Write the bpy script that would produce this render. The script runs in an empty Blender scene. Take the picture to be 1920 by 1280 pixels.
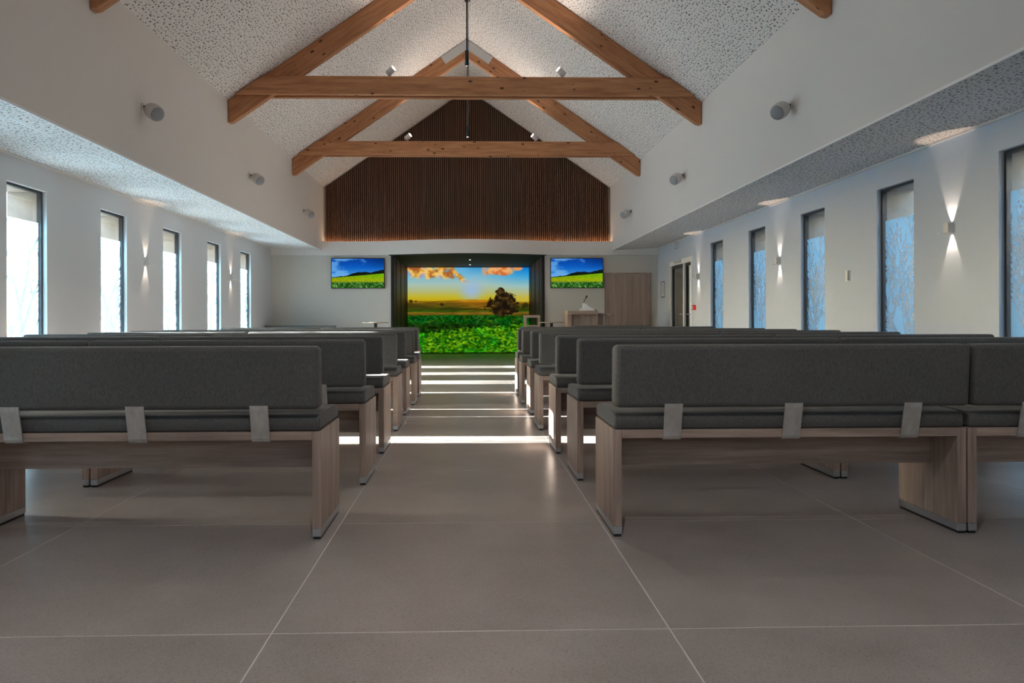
import bpy, bmesh, math, random
import numpy as np
from mathutils import Vector, Matrix

random.seed(7)
C = bpy.context.scene.collection
SC = bpy.context.scene
PI = math.pi

# ------------------------------------------------------------------ camera
F_PX, EYE = 1390.0, 0.941
cam_d = bpy.data.cameras.new('camera')
cam = bpy.data.objects.new('camera', cam_d)
C.objects.link(cam)
cam_d.sensor_fit = 'HORIZONTAL'
cam_d.sensor_width = 36.0
cam_d.lens = F_PX / 1920 * 36.0
YAW = math.atan(0.024)                       # turned slightly to the right
cam_d.shift_x = (960 - (880 + F_PX * 0.024)) / 1920
cam_d.shift_y = -40.0 / 1920
cam_d.clip_start = 0.05
cam_d.clip_end = 300
R = Matrix.Rotation(-YAW, 4, 'Z') @ Matrix.Rotation(PI / 2, 4, 'X') @ Matrix.Rotation(-0.00275, 4, 'Z')
cam.matrix_world = Matrix.Translation((0, 0, EYE)) @ R
SC.camera = cam

# ------------------------------------------------------------------ world, sun, exposure
EXPO = 1.50
SUN_ELEV, SUN_AZ = math.radians(20.5), math.radians(2.0)
world = bpy.data.worlds.new('world')
SC.world = world
world.use_nodes = True
wn = world.node_tree
wn.nodes.clear()
w_out = wn.nodes.new('ShaderNodeOutputWorld')
w_bg = wn.nodes.new('ShaderNodeBackground')
w_sky = wn.nodes.new('ShaderNodeTexSky')
w_sky.sky_type = 'NISHITA'
w_sky.sun_disc = False
w_sky.sun_elevation = SUN_ELEV
w_sky.sun_rotation = -PI / 2                 # sun towards -X (checked against the sun lamp)
w_sky.altitude = 50
w_sky.dust_density = 1.2
w_sky.air_density = 1.0
w_bg.inputs['Strength'].default_value = 1.0
wn.links.new(w_sky.outputs[0], w_bg.inputs[0])
wn.links.new(w_bg.outputs[0], w_out.inputs[0])

sun_d = bpy.data.lights.new('sun', 'SUN')
sun = bpy.data.objects.new('sun', sun_d)
C.objects.link(sun)
sun_d.energy = 28.0
sun_d.angle = math.radians(0.53)
sun_d.color = (1.0, 0.98, 0.95)
ca = math.cos(SUN_ELEV)
sun_dir = Vector((ca * math.cos(SUN_AZ), -ca * math.sin(SUN_AZ), -math.sin(SUN_ELEV)))   # travel direction
sun.rotation_euler = sun_dir.to_track_quat('-Z', 'Y').to_euler()
sun.location = (-20, 8, 10)

SC.view_settings.view_transform = 'Standard'
SC.view_settings.look = 'None'
SC.view_settings.gamma = 1.0
SC.view_settings.use_curve_mapping = False
SC.view_settings.exposure = EXPO
SC.cycles.use_denoising = True
SC.cycles.max_bounces = 14
SC.cycles.diffuse_bounces = 7
SC.cycles.transparent_max_bounces = 16
SC.cycles.sample_clamp_indirect = 6.0
SC.cycles.caustics_reflective = False
SC.cycles.caustics_refractive = False
EMIT = 2.0 ** (-EXPO)                        # display value 1.0 for a lit screen

# room numbers (metres; camera stands at x = y = 0)
XL, XR = -4.52, 4.38                         # inner faces of the aisle walls
NL, NR = -3.36, 3.30                         # nave wall faces
RIDGE_X, RIDGE_Z = -0.03, 6.32
EAVE = 4.02
SOF_IN, SOF_OUT = 2.545, 2.60                # aisle ceiling height at the nave / at the wall
Y_BACK, Y_SLAT, Y_BAND, Y_REAR = 17.12, 17.25, 17.0, -1.9
NX0, NX1, Y_SCREEN = -1.80, 1.74, 21.0       # niche
TOP = 3.2

# ------------------------------------------------------------------ material helpers
def newmat(name):
    m = bpy.data.materials.new(name)
    m.use_nodes = True
    nt = m.node_tree
    nt.nodes.clear()
    out = nt.nodes.new('ShaderNodeOutputMaterial')
    return m, nt, out

def nd(nt, t, **kw):
    n = nt.nodes.new(t)
    for k, v in kw.items():
        if k in n.inputs.keys():
            n.inputs[k].default_value = v
        else:
            setattr(n, k, v)
    return n

def principled(nt, out, col=(0.5, 0.5, 0.5), rough=0.5, metal=0.0, spec=0.5):
    b = nt.nodes.new('ShaderNodeBsdfPrincipled')
    b.inputs['Base Color'].default_value = (*col, 1)
    b.inputs['Roughness'].default_value = rough
    b.inputs['Metallic'].default_value = metal
    b.inputs['Specular IOR Level'].default_value = spec
    nt.links.new(b.outputs[0], out.inputs[0])
    return b

def coords(nt, kind='Object', scale=(1, 1, 1), rand=0.0):
    tc = nt.nodes.new('ShaderNodeTexCoord')
    mp = nt.nodes.new('ShaderNodeMapping')
    mp.inputs['Scale'].default_value = scale
    src = tc.outputs[kind]
    if rand:
        oi = nt.nodes.new('ShaderNodeObjectInfo')
        sc = nd(nt, 'ShaderNodeVectorMath', operation='SCALE')
        sc.inputs[0].default_value = (rand, rand * 1.7, rand * 0.6)
        nt.links.new(oi.outputs['Random'], sc.inputs['Scale'])
        ad = nd(nt, 'ShaderNodeVectorMath', operation='ADD')
        nt.links.new(src, ad.inputs[0])
        nt.links.new(sc.outputs[0], ad.inputs[1])
        src = ad.outputs[0]
    nt.links.new(src, mp.inputs[0])
    return mp.outputs[0]

def noise(nt, vec, scale=5.0, detail=4.0, rough=0.55):
    n = nt.nodes.new('ShaderNodeTexNoise')
    n.inputs['Scale'].default_value = scale
    n.inputs['Detail'].default_value = detail
    n.inputs['Roughness'].default_value = rough
    nt.links.new(vec, n.inputs['Vector'])
    return n.outputs[0]

def ramp(nt, fac, stops):
    r = nt.nodes.new('ShaderNodeValToRGB')
    el = r.color_ramp.elements
    while len(el) < len(stops):
        el.new(0.5)
    for e, (p, c) in zip(el, stops):
        e.position = p
        e.color = (*c, 1) if len(c) == 3 else c
    nt.links.new(fac, r.inputs[0])
    return r.outputs[0]

def mixc(nt, fac, a, b, mode='MIX'):
    m = nt.nodes.new('ShaderNodeMix')
    m.data_type = 'RGBA'
    m.blend_type = mode
    for sock, v in ((m.inputs[0], fac), (m.inputs[6], a), (m.inputs[7], b)):
        if isinstance(v, (int, float)):
            sock.default_value = v
        elif isinstance(v, tuple):
            sock.default_value = (*v, 1)
        else:
            nt.links.new(v, sock)
    return m.outputs[2]

def bump(nt, h, bsdf, strength=0.2, dist=0.01):
    b = nt.nodes.new('ShaderNodeBump')
    b.inputs['Strength'].default_value = strength
    b.inputs['Distance'].default_value = dist
    nt.links.new(h, b.inputs['Height'])
    nt.links.new(b.outputs[0], bsdf.inputs['Normal'])

def plain(name, col, rough=0.5, metal=0.0, spec=0.5, vary=0.0, vscale=4.0, bumps=0.0):
    m, nt, out = newmat(name)
    b = principled(nt, out, col, rough, metal, spec)
    if vary or bumps:
        v = coords(nt)
        n = noise(nt, v, vscale, 5)
        if vary:
            lo = tuple(c * (1 - vary) for c in col)
            hi = tuple(min(1, c * (1 + vary)) for c in col)
            nt.links.new(ramp(nt, n, [(0.3, lo), (0.7, hi)]), b.inputs['Base Color'])
        if bumps:
            n2 = noise(nt, v, vscale * 30, 3)
            bump(nt, n2, b, bumps, 0.002)
    return m

def wood(name, dark, light, scale, rough=0.45, rand=9.0, contrast=(0.3, 0.7), spec=0.4):
    m, nt, out = newmat(name)
    b = principled(nt, out, light, rough, 0, spec)
    v = coords(nt, 'Object', scale, rand)
    n1 = noise(nt, v, 1.0, 8, 0.65)
    n2 = noise(nt, v, 0.22, 3, 0.5)
    c = ramp(nt, n1, [(contrast[0], dark), (contrast[1], light)])
    c2 = ramp(nt, n2, [(0.3, (0.80, 0.78, 0.76)), (0.7, (1.12, 1.1, 1.1))])
    nt.links.new(mixc(nt, 1.0, c, c2, 'MULTIPLY'), b.inputs['Base Color'])
    bump(nt, n1, b, 0.12, 0.002)
    return m

def pine(name):
    m, nt, out = newmat(name)
    b = principled(nt, out, (0.4, 0.2, 0.1), 0.5, 0, 0.35)
    v = coords(nt, 'Object', (1, 1, 1), 7.0)
    mp = nd(nt, 'ShaderNodeMapping')
    mp.inputs['Scale'].default_value = (1.3, 14, 14)
    nt.links.new(v, mp.inputs[0])
    g = noise(nt, mp.outputs[0], 1.6, 7, 0.6)
    c = ramp(nt, g, [(0.28, (0.33, 0.138, 0.060)), (0.5, (0.50, 0.228, 0.108)), (0.72, (0.63, 0.315, 0.155))])
    # knots
    mk = nd(nt, 'ShaderNodeMapping')
    mk.inputs['Scale'].default_value = (4.2, 6.5, 9.0)
    nt.links.new(v, mk.inputs[0])
    vo = nd(nt, 'ShaderNodeTexVoronoi', feature='F1')
    vo.inputs['Scale'].default_value = 1.0
    nt.links.new(mk.outputs[0], vo.inputs['Vector'])
    k = ramp(nt, vo.outputs['Distance'], [(0.0, (1, 1, 1)), (0.08, (1, 1, 1)), (0.17, (0, 0, 0))])
    c = mixc(nt, k, c, (0.07, 0.026, 0.012))
    # long dark cracks / pitch streaks
    ms = nd(nt, 'ShaderNodeMapping')
    ms.inputs['Scale'].default_value = (0.9, 3, 24)
    nt.links.new(v, ms.inputs[0])
    s = noise(nt, ms.outputs[0], 1.0, 3, 0.5)
    sm = ramp(nt, s, [(0.68, (0, 0, 0)), (0.74, (0.55, 0.55, 0.55))])
    c = mixc(nt, sm, c, (0.15, 0.06, 0.028))
    nt.links.new(c, b.inputs['Base Color'])
    bump(nt, g, b, 0.12, 0.003)
    return m

def perforated(name, base, hole, pitch):
    """white acoustic board with irregular round holes, laid out in UV metres"""
    m, nt, out = newmat(name)
    b = principled(nt, out, base, 0.85, 0, 0.2)
    tc = nd(nt, 'ShaderNodeTexCoord')
    vo = nd(nt, 'ShaderNodeTexVoronoi', feature='F1', voronoi_dimensions='2D')
    vo.inputs['Scale'].default_value = 1.0 / pitch
    vo.inputs['Randomness'].default_value = 0.85
    nt.links.new(tc.outputs['UV'], vo.inputs['Vector'])
    sep = nd(nt, 'ShaderNodeSeparateColor')
    nt.links.new(vo.outputs['Color'], sep.inputs[0])
    rad = nd(nt, 'ShaderNodeMapRange')
    rad.inputs['To Min'].default_value = 0.10
    rad.inputs['To Max'].default_value = 0.26
    nt.links.new(sep.outputs[0], rad.inputs['Value'])
    lt = nd(nt, 'ShaderNodeMath', operation='LESS_THAN')
    nt.links.new(vo.outputs['Distance'], lt.inputs[0])
    nt.links.new(rad.outputs[0], lt.inputs[1])
    nt.links.new(mixc(nt, lt.outputs[0], base, hole), b.inputs['Base Color'])
    return m

M = {}
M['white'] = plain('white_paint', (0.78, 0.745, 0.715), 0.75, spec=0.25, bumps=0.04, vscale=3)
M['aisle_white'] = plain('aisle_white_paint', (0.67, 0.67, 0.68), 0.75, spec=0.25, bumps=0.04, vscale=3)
M['blue_lit_white'] = plain('blue_lit_white_paint', (0.56, 0.625, 0.73), 0.75, spec=0.25, bumps=0.04, vscale=3)  # white wall paint with the bluish window light put into its colour
M['beige'] = plain('beige_paint', (0.66, 0.63, 0.58), 0.8, spec=0.2, bumps=0.04, vscale=3)
M['trim_white'] = plain('trim_white', (0.90, 0.90, 0.90), 0.4)
M['perf'] = perforated('perforated_board', (0.83, 0.795, 0.77), (0.10, 0.095, 0.09), 0.042)
M['pine'] = pine('knotty_pine')
M['oak_x'] = wood('oak_grain_x', (0.25, 0.185, 0.152), (0.51, 0.39, 0.325), (2.2, 40, 40))
M['oak_z'] = wood('oak_grain_z', (0.25, 0.185, 0.152), (0.51, 0.39, 0.325), (40, 40, 2.2))
M['door_oak'] = wood('door_oak', (0.33, 0.245, 0.205), (0.52, 0.41, 0.355), (9, 9, 0.5))
M['slat'] = wood('slat_wood', (0.16, 0.078, 0.048), (0.27, 0.142, 0.088), (30, 30, 1.5), rough=0.5)
M['slat_back'] = plain('slat_backing', (0.012, 0.010, 0.009), 0.9)
M['black'] = plain('black_metal', (0.012, 0.014, 0.017), 0.4)
M['black_shade'] = plain('black_shade', (0.012, 0.012, 0.012), 0.35)
M['dark_frame'] = plain('anthracite_frame', (0.018, 0.024, 0.032), 0.35, spec=0.5)
M['chrome'] = plain('chrome', (0.65, 0.66, 0.68), 0.22, 1.0)
M['gusset'] = plain('gusset_steel', (0.60, 0.61, 0.62), 0.5)
M['grey_plastic'] = plain('speaker_shell', (0.62, 0.61, 0.60), 0.5)
M['grille'] = plain('speaker_grille', (0.34, 0.35, 0.37), 0.6)
M['lamp_body'] = plain('lamp_body', (0.70, 0.70, 0.70), 0.45)
M['niche'] = wood('niche_wood', (0.062, 0.032, 0.028), (0.115, 0.068, 0.060), (9, 9, 0.8), rough=0.55)
M['niche_black'] = plain('niche_black', (0.008, 0.008, 0.008), 0.7)
M['red'] = plain('red_plastic', (0.55, 0.01, 0.02), 0.4)
M['paper'] = plain('paper', (0.72, 0.74, 0.76), 0.6)
M['brick_ext'] = plain('outer_render', (0.33, 0.31, 0.275), 0.85, vary=0.12, vscale=9)
M['pave'] = plain('outside_paving', (0.25, 0.247, 0.24), 0.9, vary=0.15, vscale=1.3)
M['roof'] = plain('roof_dark', (0.10, 0.10, 0.11), 0.8)
M['bark'] = plain('bark', (0.055, 0.06, 0.06), 0.9)
M['hedge'] = plain('hedge_green', (0.05, 0.09, 0.04), 0.9, vary=0.4, vscale=12)
M['foot'] = plain('foot_aluminium', (0.52, 0.53, 0.55), 0.35, 0.85)

def steel():
    m, nt, out = newmat('brushed_steel')
    b = principled(nt, out, (0.56, 0.55, 0.53), 0.42, 0.75)
    v = coords(nt, 'Object', (12, 12, 5), 5)
    n = noise(nt, v, 2.0, 6, 0.7)
    nt.links.new(ramp(nt, n, [(0.3, (0.50, 0.48, 0.45)), (0.7, (0.72, 0.70, 0.67))]), b.inputs['Base Color'])
    return m
M['steel'] = steel()

def fabric():
    m, nt, out = newmat('charcoal_fabric')
    b = principled(nt, out, (0.05, 0.05, 0.048), 0.75, 0, 0.3)
    b.inputs['Sheen Weight'].default_value = 0.08
    b.inputs['Sheen Roughness'].default_value = 0.4
    v = coords(nt, 'Object', (1, 1, 1), 4)
    mp = nd(nt, 'ShaderNodeMapping')
    mp.inputs['Scale'].default_value = (1, 1, 0.35)
    nt.links.new(v, mp.inputs[0])
    n = noise(nt, mp.outputs[0], 180, 4, 0.7)
    n2 = noise(nt, v, 2.5, 2, 0.5)
    c = ramp(nt, n, [(0.3, (0.075, 0.073, 0.070)), (0.7, (0.138, 0.134, 0.129))])
    c2 = ramp(nt, n2, [(0.3, (0.92, 0.92, 0.92)), (0.7, (1.06, 1.06, 1.06))])
    nt.links.new(mixc(nt, 1.0, c, c2, 'MULTIPLY'), b.inputs['Base Color'])
    bump(nt, n, b, 0.18, 0.0015)
    return m
M['fabric'] = fabric()

def tile_mat():
    m, nt, out = newmat('stoneware_tile')
    b = principled(nt, out, (0.2, 0.18, 0.17), 0.31, 0, 0.5)
    v = coords(nt, 'Object', (1, 1, 1), 11)
    big = noise(nt, v, 2.2, 5, 0.6)
    fine = noise(nt, v, 130, 3, 0.6)
    sp = noise(nt, v, 260, 2, 0.5)
    c = ramp(nt, big, [(0.3, (0.325, 0.285, 0.260)), (0.7, (0.42, 0.375, 0.347))])
    f = ramp(nt, fine, [(0.3, (0.88, 0.88, 0.88)), (0.7, (1.1, 1.1, 1.1))])
    s = ramp(nt, sp, [(0.33, (0.6, 0.6, 0.6)), (0.40, (1, 1, 1))])
    c = mixc(nt, 1.0, c, f, 'MULTIPLY')
    nt.links.new(mixc(nt, 1.0, c, s, 'MULTIPLY'), b.inputs['Base Color'])
    bump(nt, fine, b, 0.05, 0.001)
    return m
M['tile'] = tile_mat()
M['grout'] = plain('grout', (0.66, 0.62, 0.58), 0.9)

def emitter(name, col, strength):
    m, nt, out = newmat(name)
    e = nt.nodes.new('ShaderNodeEmission')
    e.inputs[0].default_value = (*col, 1)
    e.inputs[1].default_value = strength
    nt.links.new(e.outputs[0], out.inputs[0])
    return m
M['lens'] = emitter('lamp_lens', (1.0, 0.93, 0.85), 6.0 * EMIT)
M['warm_lens'] = emitter('warm_lens', (1.0, 0.78, 0.55), 6.0 * EMIT)
M['led'] = emitter('led_strip', (1.0, 0.66, 0.38), 26.0 * EMIT)

def screen_mat():
    m, nt, out = newmat('lit_screen')
    a = nd(nt, 'ShaderNodeAttribute', attribute_name='picture')
    e = nt.nodes.new('ShaderNodeEmission')
    e.inputs[1].default_value = EMIT
    nt.links.new(a.outputs['Color'], e.inputs[0])
    nt.links.new(e.outputs[0], out.inputs[0])
    return m
M['screen'] = screen_mat()

def glass_mat(name='window_glass', tint=(0.93, 0.96, 0.96)):
    m, nt, out = newmat(name)
    t = nt.nodes.new('ShaderNodeBsdfTransparent')
    t.inputs[0].default_value = (*tint, 1)
    g = nt.nodes.new('ShaderNodeBsdfGlossy')
    g.inputs['Roughness'].default_value = 0.02
    lw = nt.nodes.new('ShaderNodeLayerWeight')
    pw = nd(nt, 'ShaderNodeMath', operation='POWER')
    pw.inputs[1].default_value = 5.0
    nt.links.new(lw.outputs['Facing'], pw.inputs[0])
    fr = nd(nt, 'ShaderNodeMapRange')
    fr.inputs['To Min'].default_value = 0.03
    nt.links.new(pw.outputs[0], fr.inputs['Value'])
    mx = nt.nodes.new('ShaderNodeMixShader')
    nt.links.new(fr.outputs[0], mx.inputs[0])
    nt.links.new(t.outputs[0], mx.inputs[1])
    nt.links.new(g.outputs[0], mx.inputs[2])
    nt.links.new(mx.outputs[0], out.inputs[0])
    return m
M['glass'] = glass_mat()
M['gable_fill_glass'] = glass_mat('gable_fill_glass', (0.24, 0.22, 0.20))  # tint meters the fill light through the added gable
M['band_fill_glass'] = glass_mat('band_fill_glass', (0.42, 0.385, 0.35))  # dims the fill from the added rear window band

def film_mat():
    """frosted privacy film with clear tree cut-outs (attribute 'cut')"""
    m, nt, out = newmat('frosted_film')
    tr = nt.nodes.new('ShaderNodeBsdfTranslucent')
    tr.inputs[0].default_value = (0.21, 0.45, 0.62, 1)
    df = nt.nodes.new('ShaderNodeBsdfDiffuse')
    df.inputs[0].default_value = (0.17, 0.36, 0.50, 1)
    a = nt.nodes.new('ShaderNodeMixShader')
    a.inputs[0].default_value = 0.25
    nt.links.new(tr.outputs[0], a.inputs[1])
    nt.links.new(df.outputs[0], a.inputs[2])
    tp = nt.nodes.new('ShaderNodeBsdfTransparent')
    b = nt.nodes.new('ShaderNodeMixShader')
    at = nd(nt, 'ShaderNodeAttribute', attribute_name='cut')
    mr = nd(nt, 'ShaderNodeMapRange')
    mr.inputs['To Min'].default_value = 0.35
    mr.inputs['To Max'].default_value = 0.97
    nt.links.new(at.outputs['Fac'], mr.inputs['Value'])
    nt.links.new(mr.outputs[0], b.inputs[0])
    nt.links.new(a.outputs[0], b.inputs[1])
    nt.links.new(tp.outputs[0], b.inputs[2])
    nt.links.new(b.outputs[0], out.inputs[0])
    return m
M['film'] = film_mat()

# ------------------------------------------------------------------ geometry helpers
def link_mesh(name, me, mat, parent=None, loc=None, rot=None):
    o = bpy.data.objects.new(name, me)
    C.objects.link(o)
    if mat is not None and not me.materials:
        me.materials.append(mat)
    if parent is not None:
        o.parent = parent
    if loc is not None:
        o.location = loc
    if rot is not None:
        o.rotation_euler = rot
    return o

def mesh_from_bm(name, bm, smooth_small=False, all_smooth=False):
    me = bpy.data.meshes.new(name)
    bmesh.ops.recalc_face_normals(bm, faces=bm.faces[:])
    if all_smooth:
        for f in bm.faces:
            f.smooth = True
    bm.to_mesh(me)
    bm.free()
    return me

def add_box(bm, x0, x1, y0, y1, z0, z1, bev=0.0, seg=1):
    g = bmesh.ops.create_cube(bm, size=1.0)
    vs = g['verts']
    for v in vs:
        v.co = Vector(((x0 + x1) / 2 + v.co.x * (x1 - x0), (y0 + y1) / 2 + v.co.y * (y1 - y0), (z0 + z1) / 2 + v.co.z * (z1 - z0)))
    if bev > 0:
        es = list({e for v in vs for e in v.link_edges})
        r = bmesh.ops.bevel(bm, geom=es, offset=bev, segments=seg, profile=0.5, affect='EDGES', clamp_overlap=True)
        if seg > 1:
            for f in r['faces']:
                f.smooth = True
    return vs

def box(name, x0, x1, y0, y1, z0, z1, mat, parent=None, bev=0.0, seg=1):
    bm = bmesh.new()
    add_box(bm, x0, x1, y0, y1, z0, z1, bev, seg)
    return link_mesh(name, mesh_from_bm(name, bm), mat, parent)

def add_prism(bm, poly, axis, a, b):
    """extrude a 2D polygon along an axis ('x','y','z') from a to b"""
    def P(p, t):
        if axis == 'y':
            return (p[0], t, p[1])
        if axis == 'x':
            return (t, p[0], p[1])
        return (p[0], p[1], t)
    v0 = [bm.verts.new(P(p, a)) for p in poly]
    v1 = [bm.verts.new(P(p, b)) for p in poly]
    bm.faces.new(v0)
    bm.faces.new(list(reversed(v1)))
    n = len(poly)
    for i in range(n):
        bm.faces.new((v0[i], v0[(i + 1) % n], v1[(i + 1) % n], v1[i]))

def prism(name, poly, axis, a, b, mat, parent=None):
    bm = bmesh.new()
    add_prism(bm, poly, axis, a, b)
    return link_mesh(name, mesh_from_bm(name, bm), mat, parent)

def add_lathe(bm, prof, seg=24, mtx=None, smooth=True):
    """revolve [(r, z)] about z; caps closed when r = 0 at the ends"""
    rings = []
    closed = prof[0] == prof[-1]                 # a ring-shaped profile gets no end caps
    for r, z in prof:
        if r < 1e-6:
            rings.append([bm.verts.new((0, 0, z))])
        else:
            rings.append([bm.verts.new((r * math.cos(2 * PI * k / seg), r * math.sin(2 * PI * k / seg), z)) for k in range(seg)])
    fs = []
    for A, B in zip(rings[:-1], rings[1:]):
        for k in range(seg):
            k2 = (k + 1) % seg
            if len(A) == 1 and len(B) == 1:
                continue
            if len(A) == 1:
                fs.append(bm.faces.new((A[0], B[k], B[k2])))
            elif len(B) == 1:
                fs.append(bm.faces.new((A[k], A[k2], B[0])))
            else:
                fs.append(bm.faces.new((A[k], A[k2], B[k2], B[k])))
    if len(rings[0]) > 1 and not closed:
        bm.faces.new(list(reversed(rings[0])))
    if len(rings[-1]) > 1 and not closed:
        bm.faces.new(rings[-1])
    for f in fs:
        f.smooth = smooth
    if mtx is not None:
        vs = [v for rg in rings for v in rg]
        bmesh.ops.transform(bm, matrix=mtx, verts=vs)

def lathe(name, prof, mat, parent=None, seg=24, mtx=None, smooth=True):
    bm = bmesh.new()
    add_lathe(bm, prof, seg, mtx, smooth)
    return link_mesh(name, mesh_from_bm(name, bm), mat, parent)

def aim(direction, at=(0, 0, 0)):
    """matrix turning +Z to a direction"""
    return Matrix.Translation(at) @ Vector(direction).to_track_quat('Z', 'Y').to_matrix().to_4x4()

def add_tube(bm, pts, radii, seg=8):
    if not isinstance(radii, (list, tuple)):
        radii = [radii] * len(pts)
    pts = [Vector(p) for p in pts]
    rings = []
    for i, p in enumerate(pts):
        d = (pts[min(i + 1, len(pts) - 1)] - pts[max(i - 1, 0)]).normalized()
        q = d.to_track_quat('Z', 'Y').to_matrix()
        rings.append([bm.verts.new(p + q @ Vector((radii[i] * math.cos(2 * PI * k / seg), radii[i] * math.sin(2 * PI * k / seg), 0))) for k in range(seg)])
    for A, B in zip(rings[:-1], rings[1:]):
        for k in range(seg):
            f = bm.faces.new((A[k], A[(k + 1) % seg], B[(k + 1) % seg], B[k]))
            f.smooth = True
    bm.faces.new(list(reversed(rings[0])))
    bm.faces.new(rings[-1])

def tube(name, pts, radii, mat, parent=None, seg=8):
    bm = bmesh.new()
    add_tube(bm, pts, radii, seg)
    return link_mesh(name, mesh_from_bm(name, bm), mat, parent)

def thing(name, label, cat, loc=(0, 0, 0), rz=0.0, group=None):
    o = bpy.data.objects.new(name, None)
    o.empty_display_size = 0.1
    C.objects.link(o)
    o.location = loc
    o.rotation_euler = (0, 0, rz)
    o['label'] = label
    o['category'] = cat
    if group:
        o['group'] = group
    return o

def struct(o, label=None):
    o['kind'] = 'structure'
    if label:
        o['label'] = label
    return o

def spot(name, loc, direction, energy, angle, blend, col, parent=None, size=0.01):
    d = bpy.data.lights.new(name, 'SPOT')
    d.energy = energy
    d.spot_size = angle
    d.spot_blend = blend
    d.color = col
    d.shadow_soft_size = size
    o = bpy.data.objects.new(name, d)
    C.objects.link(o)
    o.location = loc
    o.rotation_euler = Vector(direction).to_track_quat('-Z', 'Y').to_euler()
    if parent is not None:
        o.parent = parent
    return o

def portal(name, loc, direction, sx, sy):
    d = bpy.data.lights.new(name, 'AREA')
    d.shape = 'RECTANGLE'
    d.size, d.size_y = sx, sy
    d.cycles.is_portal = True
    o = bpy.data.objects.new(name, d)
    C.objects.link(o)
    o.location = loc
    o.rotation_euler = Vector(direction).to_track_quat('-Z', 'Z').to_euler()
    return o

# ================================================================== SETTING
# ---- floor: grout bed + separate large tiles
floor = struct(box('floor', XL - 0.3, XR + 0.3, Y_REAR - 0.3, Y_SCREEN + 0.2, -0.12, -0.0006, M['grout']),
               'grey-brown stoneware tile floor with thin pale joints')
TS, GAP = 1.205, 0.0045
def tile_mesh(x0, x1, y0, y1):
    bm = bmesh.new()
    add_box(bm, x0, x1, y0, y1, -0.010, 0.0, 0.0005, 1)
    return mesh_from_bm('tile', bm)
full_tile = tile_mesh(-TS / 2 + GAP / 2, TS / 2 - GAP / 2, -TS / 2 + GAP / 2, TS / 2 - GAP / 2)
TX0, TY0 = -0.598 + TS / 2, 2.245 + TS / 2
for ix in range(-4, 5):
    for iy in range(-5, 17):
        cx, cy = TX0 + ix * TS, TY0 + iy * TS
        x0, x1, y0, y1 = cx - TS / 2, cx + TS / 2, cy - TS / 2, cy + TS / 2
        lo_x, hi_x, lo_y, hi_y = XL, XR, Y_REAR, Y_BACK
        if cy > Y_BACK - TS / 2:
            hi_y = Y_SCREEN
            if y1 > Y_BACK + 0.3:
                lo_x, hi_x = NX0 - 0.15, NX1 + 0.15
        if x0 >= hi_x or x1 <= lo_x or y0 >= hi_y or y1 <= lo_y:
            continue
        if x0 < lo_x or x1 > hi_x or y0 < lo_y or y1 > hi_y:
            me = tile_mesh(max(x0, lo_x) + GAP / 2 - cx, min(x1, hi_x) - GAP / 2 - cx, max(y0, lo_y) + GAP / 2 - cy, min(y1, hi_y) - GAP / 2 - cy)
        else:
            me = full_tile
        link_mesh('tile', me, M['tile'], floor, (cx, cy, 0))

# ---- outer walls with window openings
WIN_W, WIN_B, WIN_T = 0.69, 0.10, 2.325
left_wins = [7.36 + 1.853 * k for k in range(-4, 5)]
right_wins = [7.20 + 1.832 * k for k in range(-2, 4)]
RDOOR = (14.46, 16.05, 2.19)                  # glazed double door in the right wall (y0, y1, head)

def wall_along_y(name, xin, xout, openings, mat, y0, y1, ztop, outer_mat):
    """inner leaf (parent) plus outer leaf (child), openings = [(y0, y1, zb, zt)]"""
    s = 1 if xout > xin else -1
    xm = xin + s * 0.06
    def leaf(nm, xa, xb, m, parent=None, grow=0.0):
        bm = bmesh.new()
        ys = sorted(openings)
        cur = y0
        for (a, b, zb, zt) in ys:
            a, b = a - grow, b + grow
            add_box(bm, min(xa, xb), max(xa, xb), cur, a, 0, ztop)
            if zb > 0.001:
                add_box(bm, min(xa, xb), max(xa, xb), a, b, 0, zb)
            add_box(bm, min(xa, xb), max(xa, xb), a, b, zt + grow, ztop)
            cur = b
        add_box(bm, min(xa, xb), max(xa, xb), cur, y1, 0, ztop)
        return link_mesh(nm, mesh_from_bm(nm, bm), m, parent)
    w = struct(leaf(name, xin, xm, mat))
    o = leaf('outer_leaf', xm, xout, outer_mat, w)
    o['label'] = 'cream outer reveal around the windows'
    return w

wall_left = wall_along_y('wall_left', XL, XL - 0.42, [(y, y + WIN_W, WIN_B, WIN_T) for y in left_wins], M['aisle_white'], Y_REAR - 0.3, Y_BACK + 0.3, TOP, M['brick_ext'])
wall_left['label'] = 'white plastered wall with a row of tall narrow windows on the left'
wall_right = wall_along_y('wall_right', XR, XR + 0.42, [(y, y + WIN_W - 0.03, WIN_B, WIN_T) for y in right_wins] + [(RDOOR[0], RDOOR[1], 0, RDOOR[2])], M['blue_lit_white'], Y_REAR - 0.3, Y_BACK + 0.3, TOP, M['brick_ext'])
wall_right['label'] = 'white plastered wall with tall narrow windows and glazed door on the right'

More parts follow.
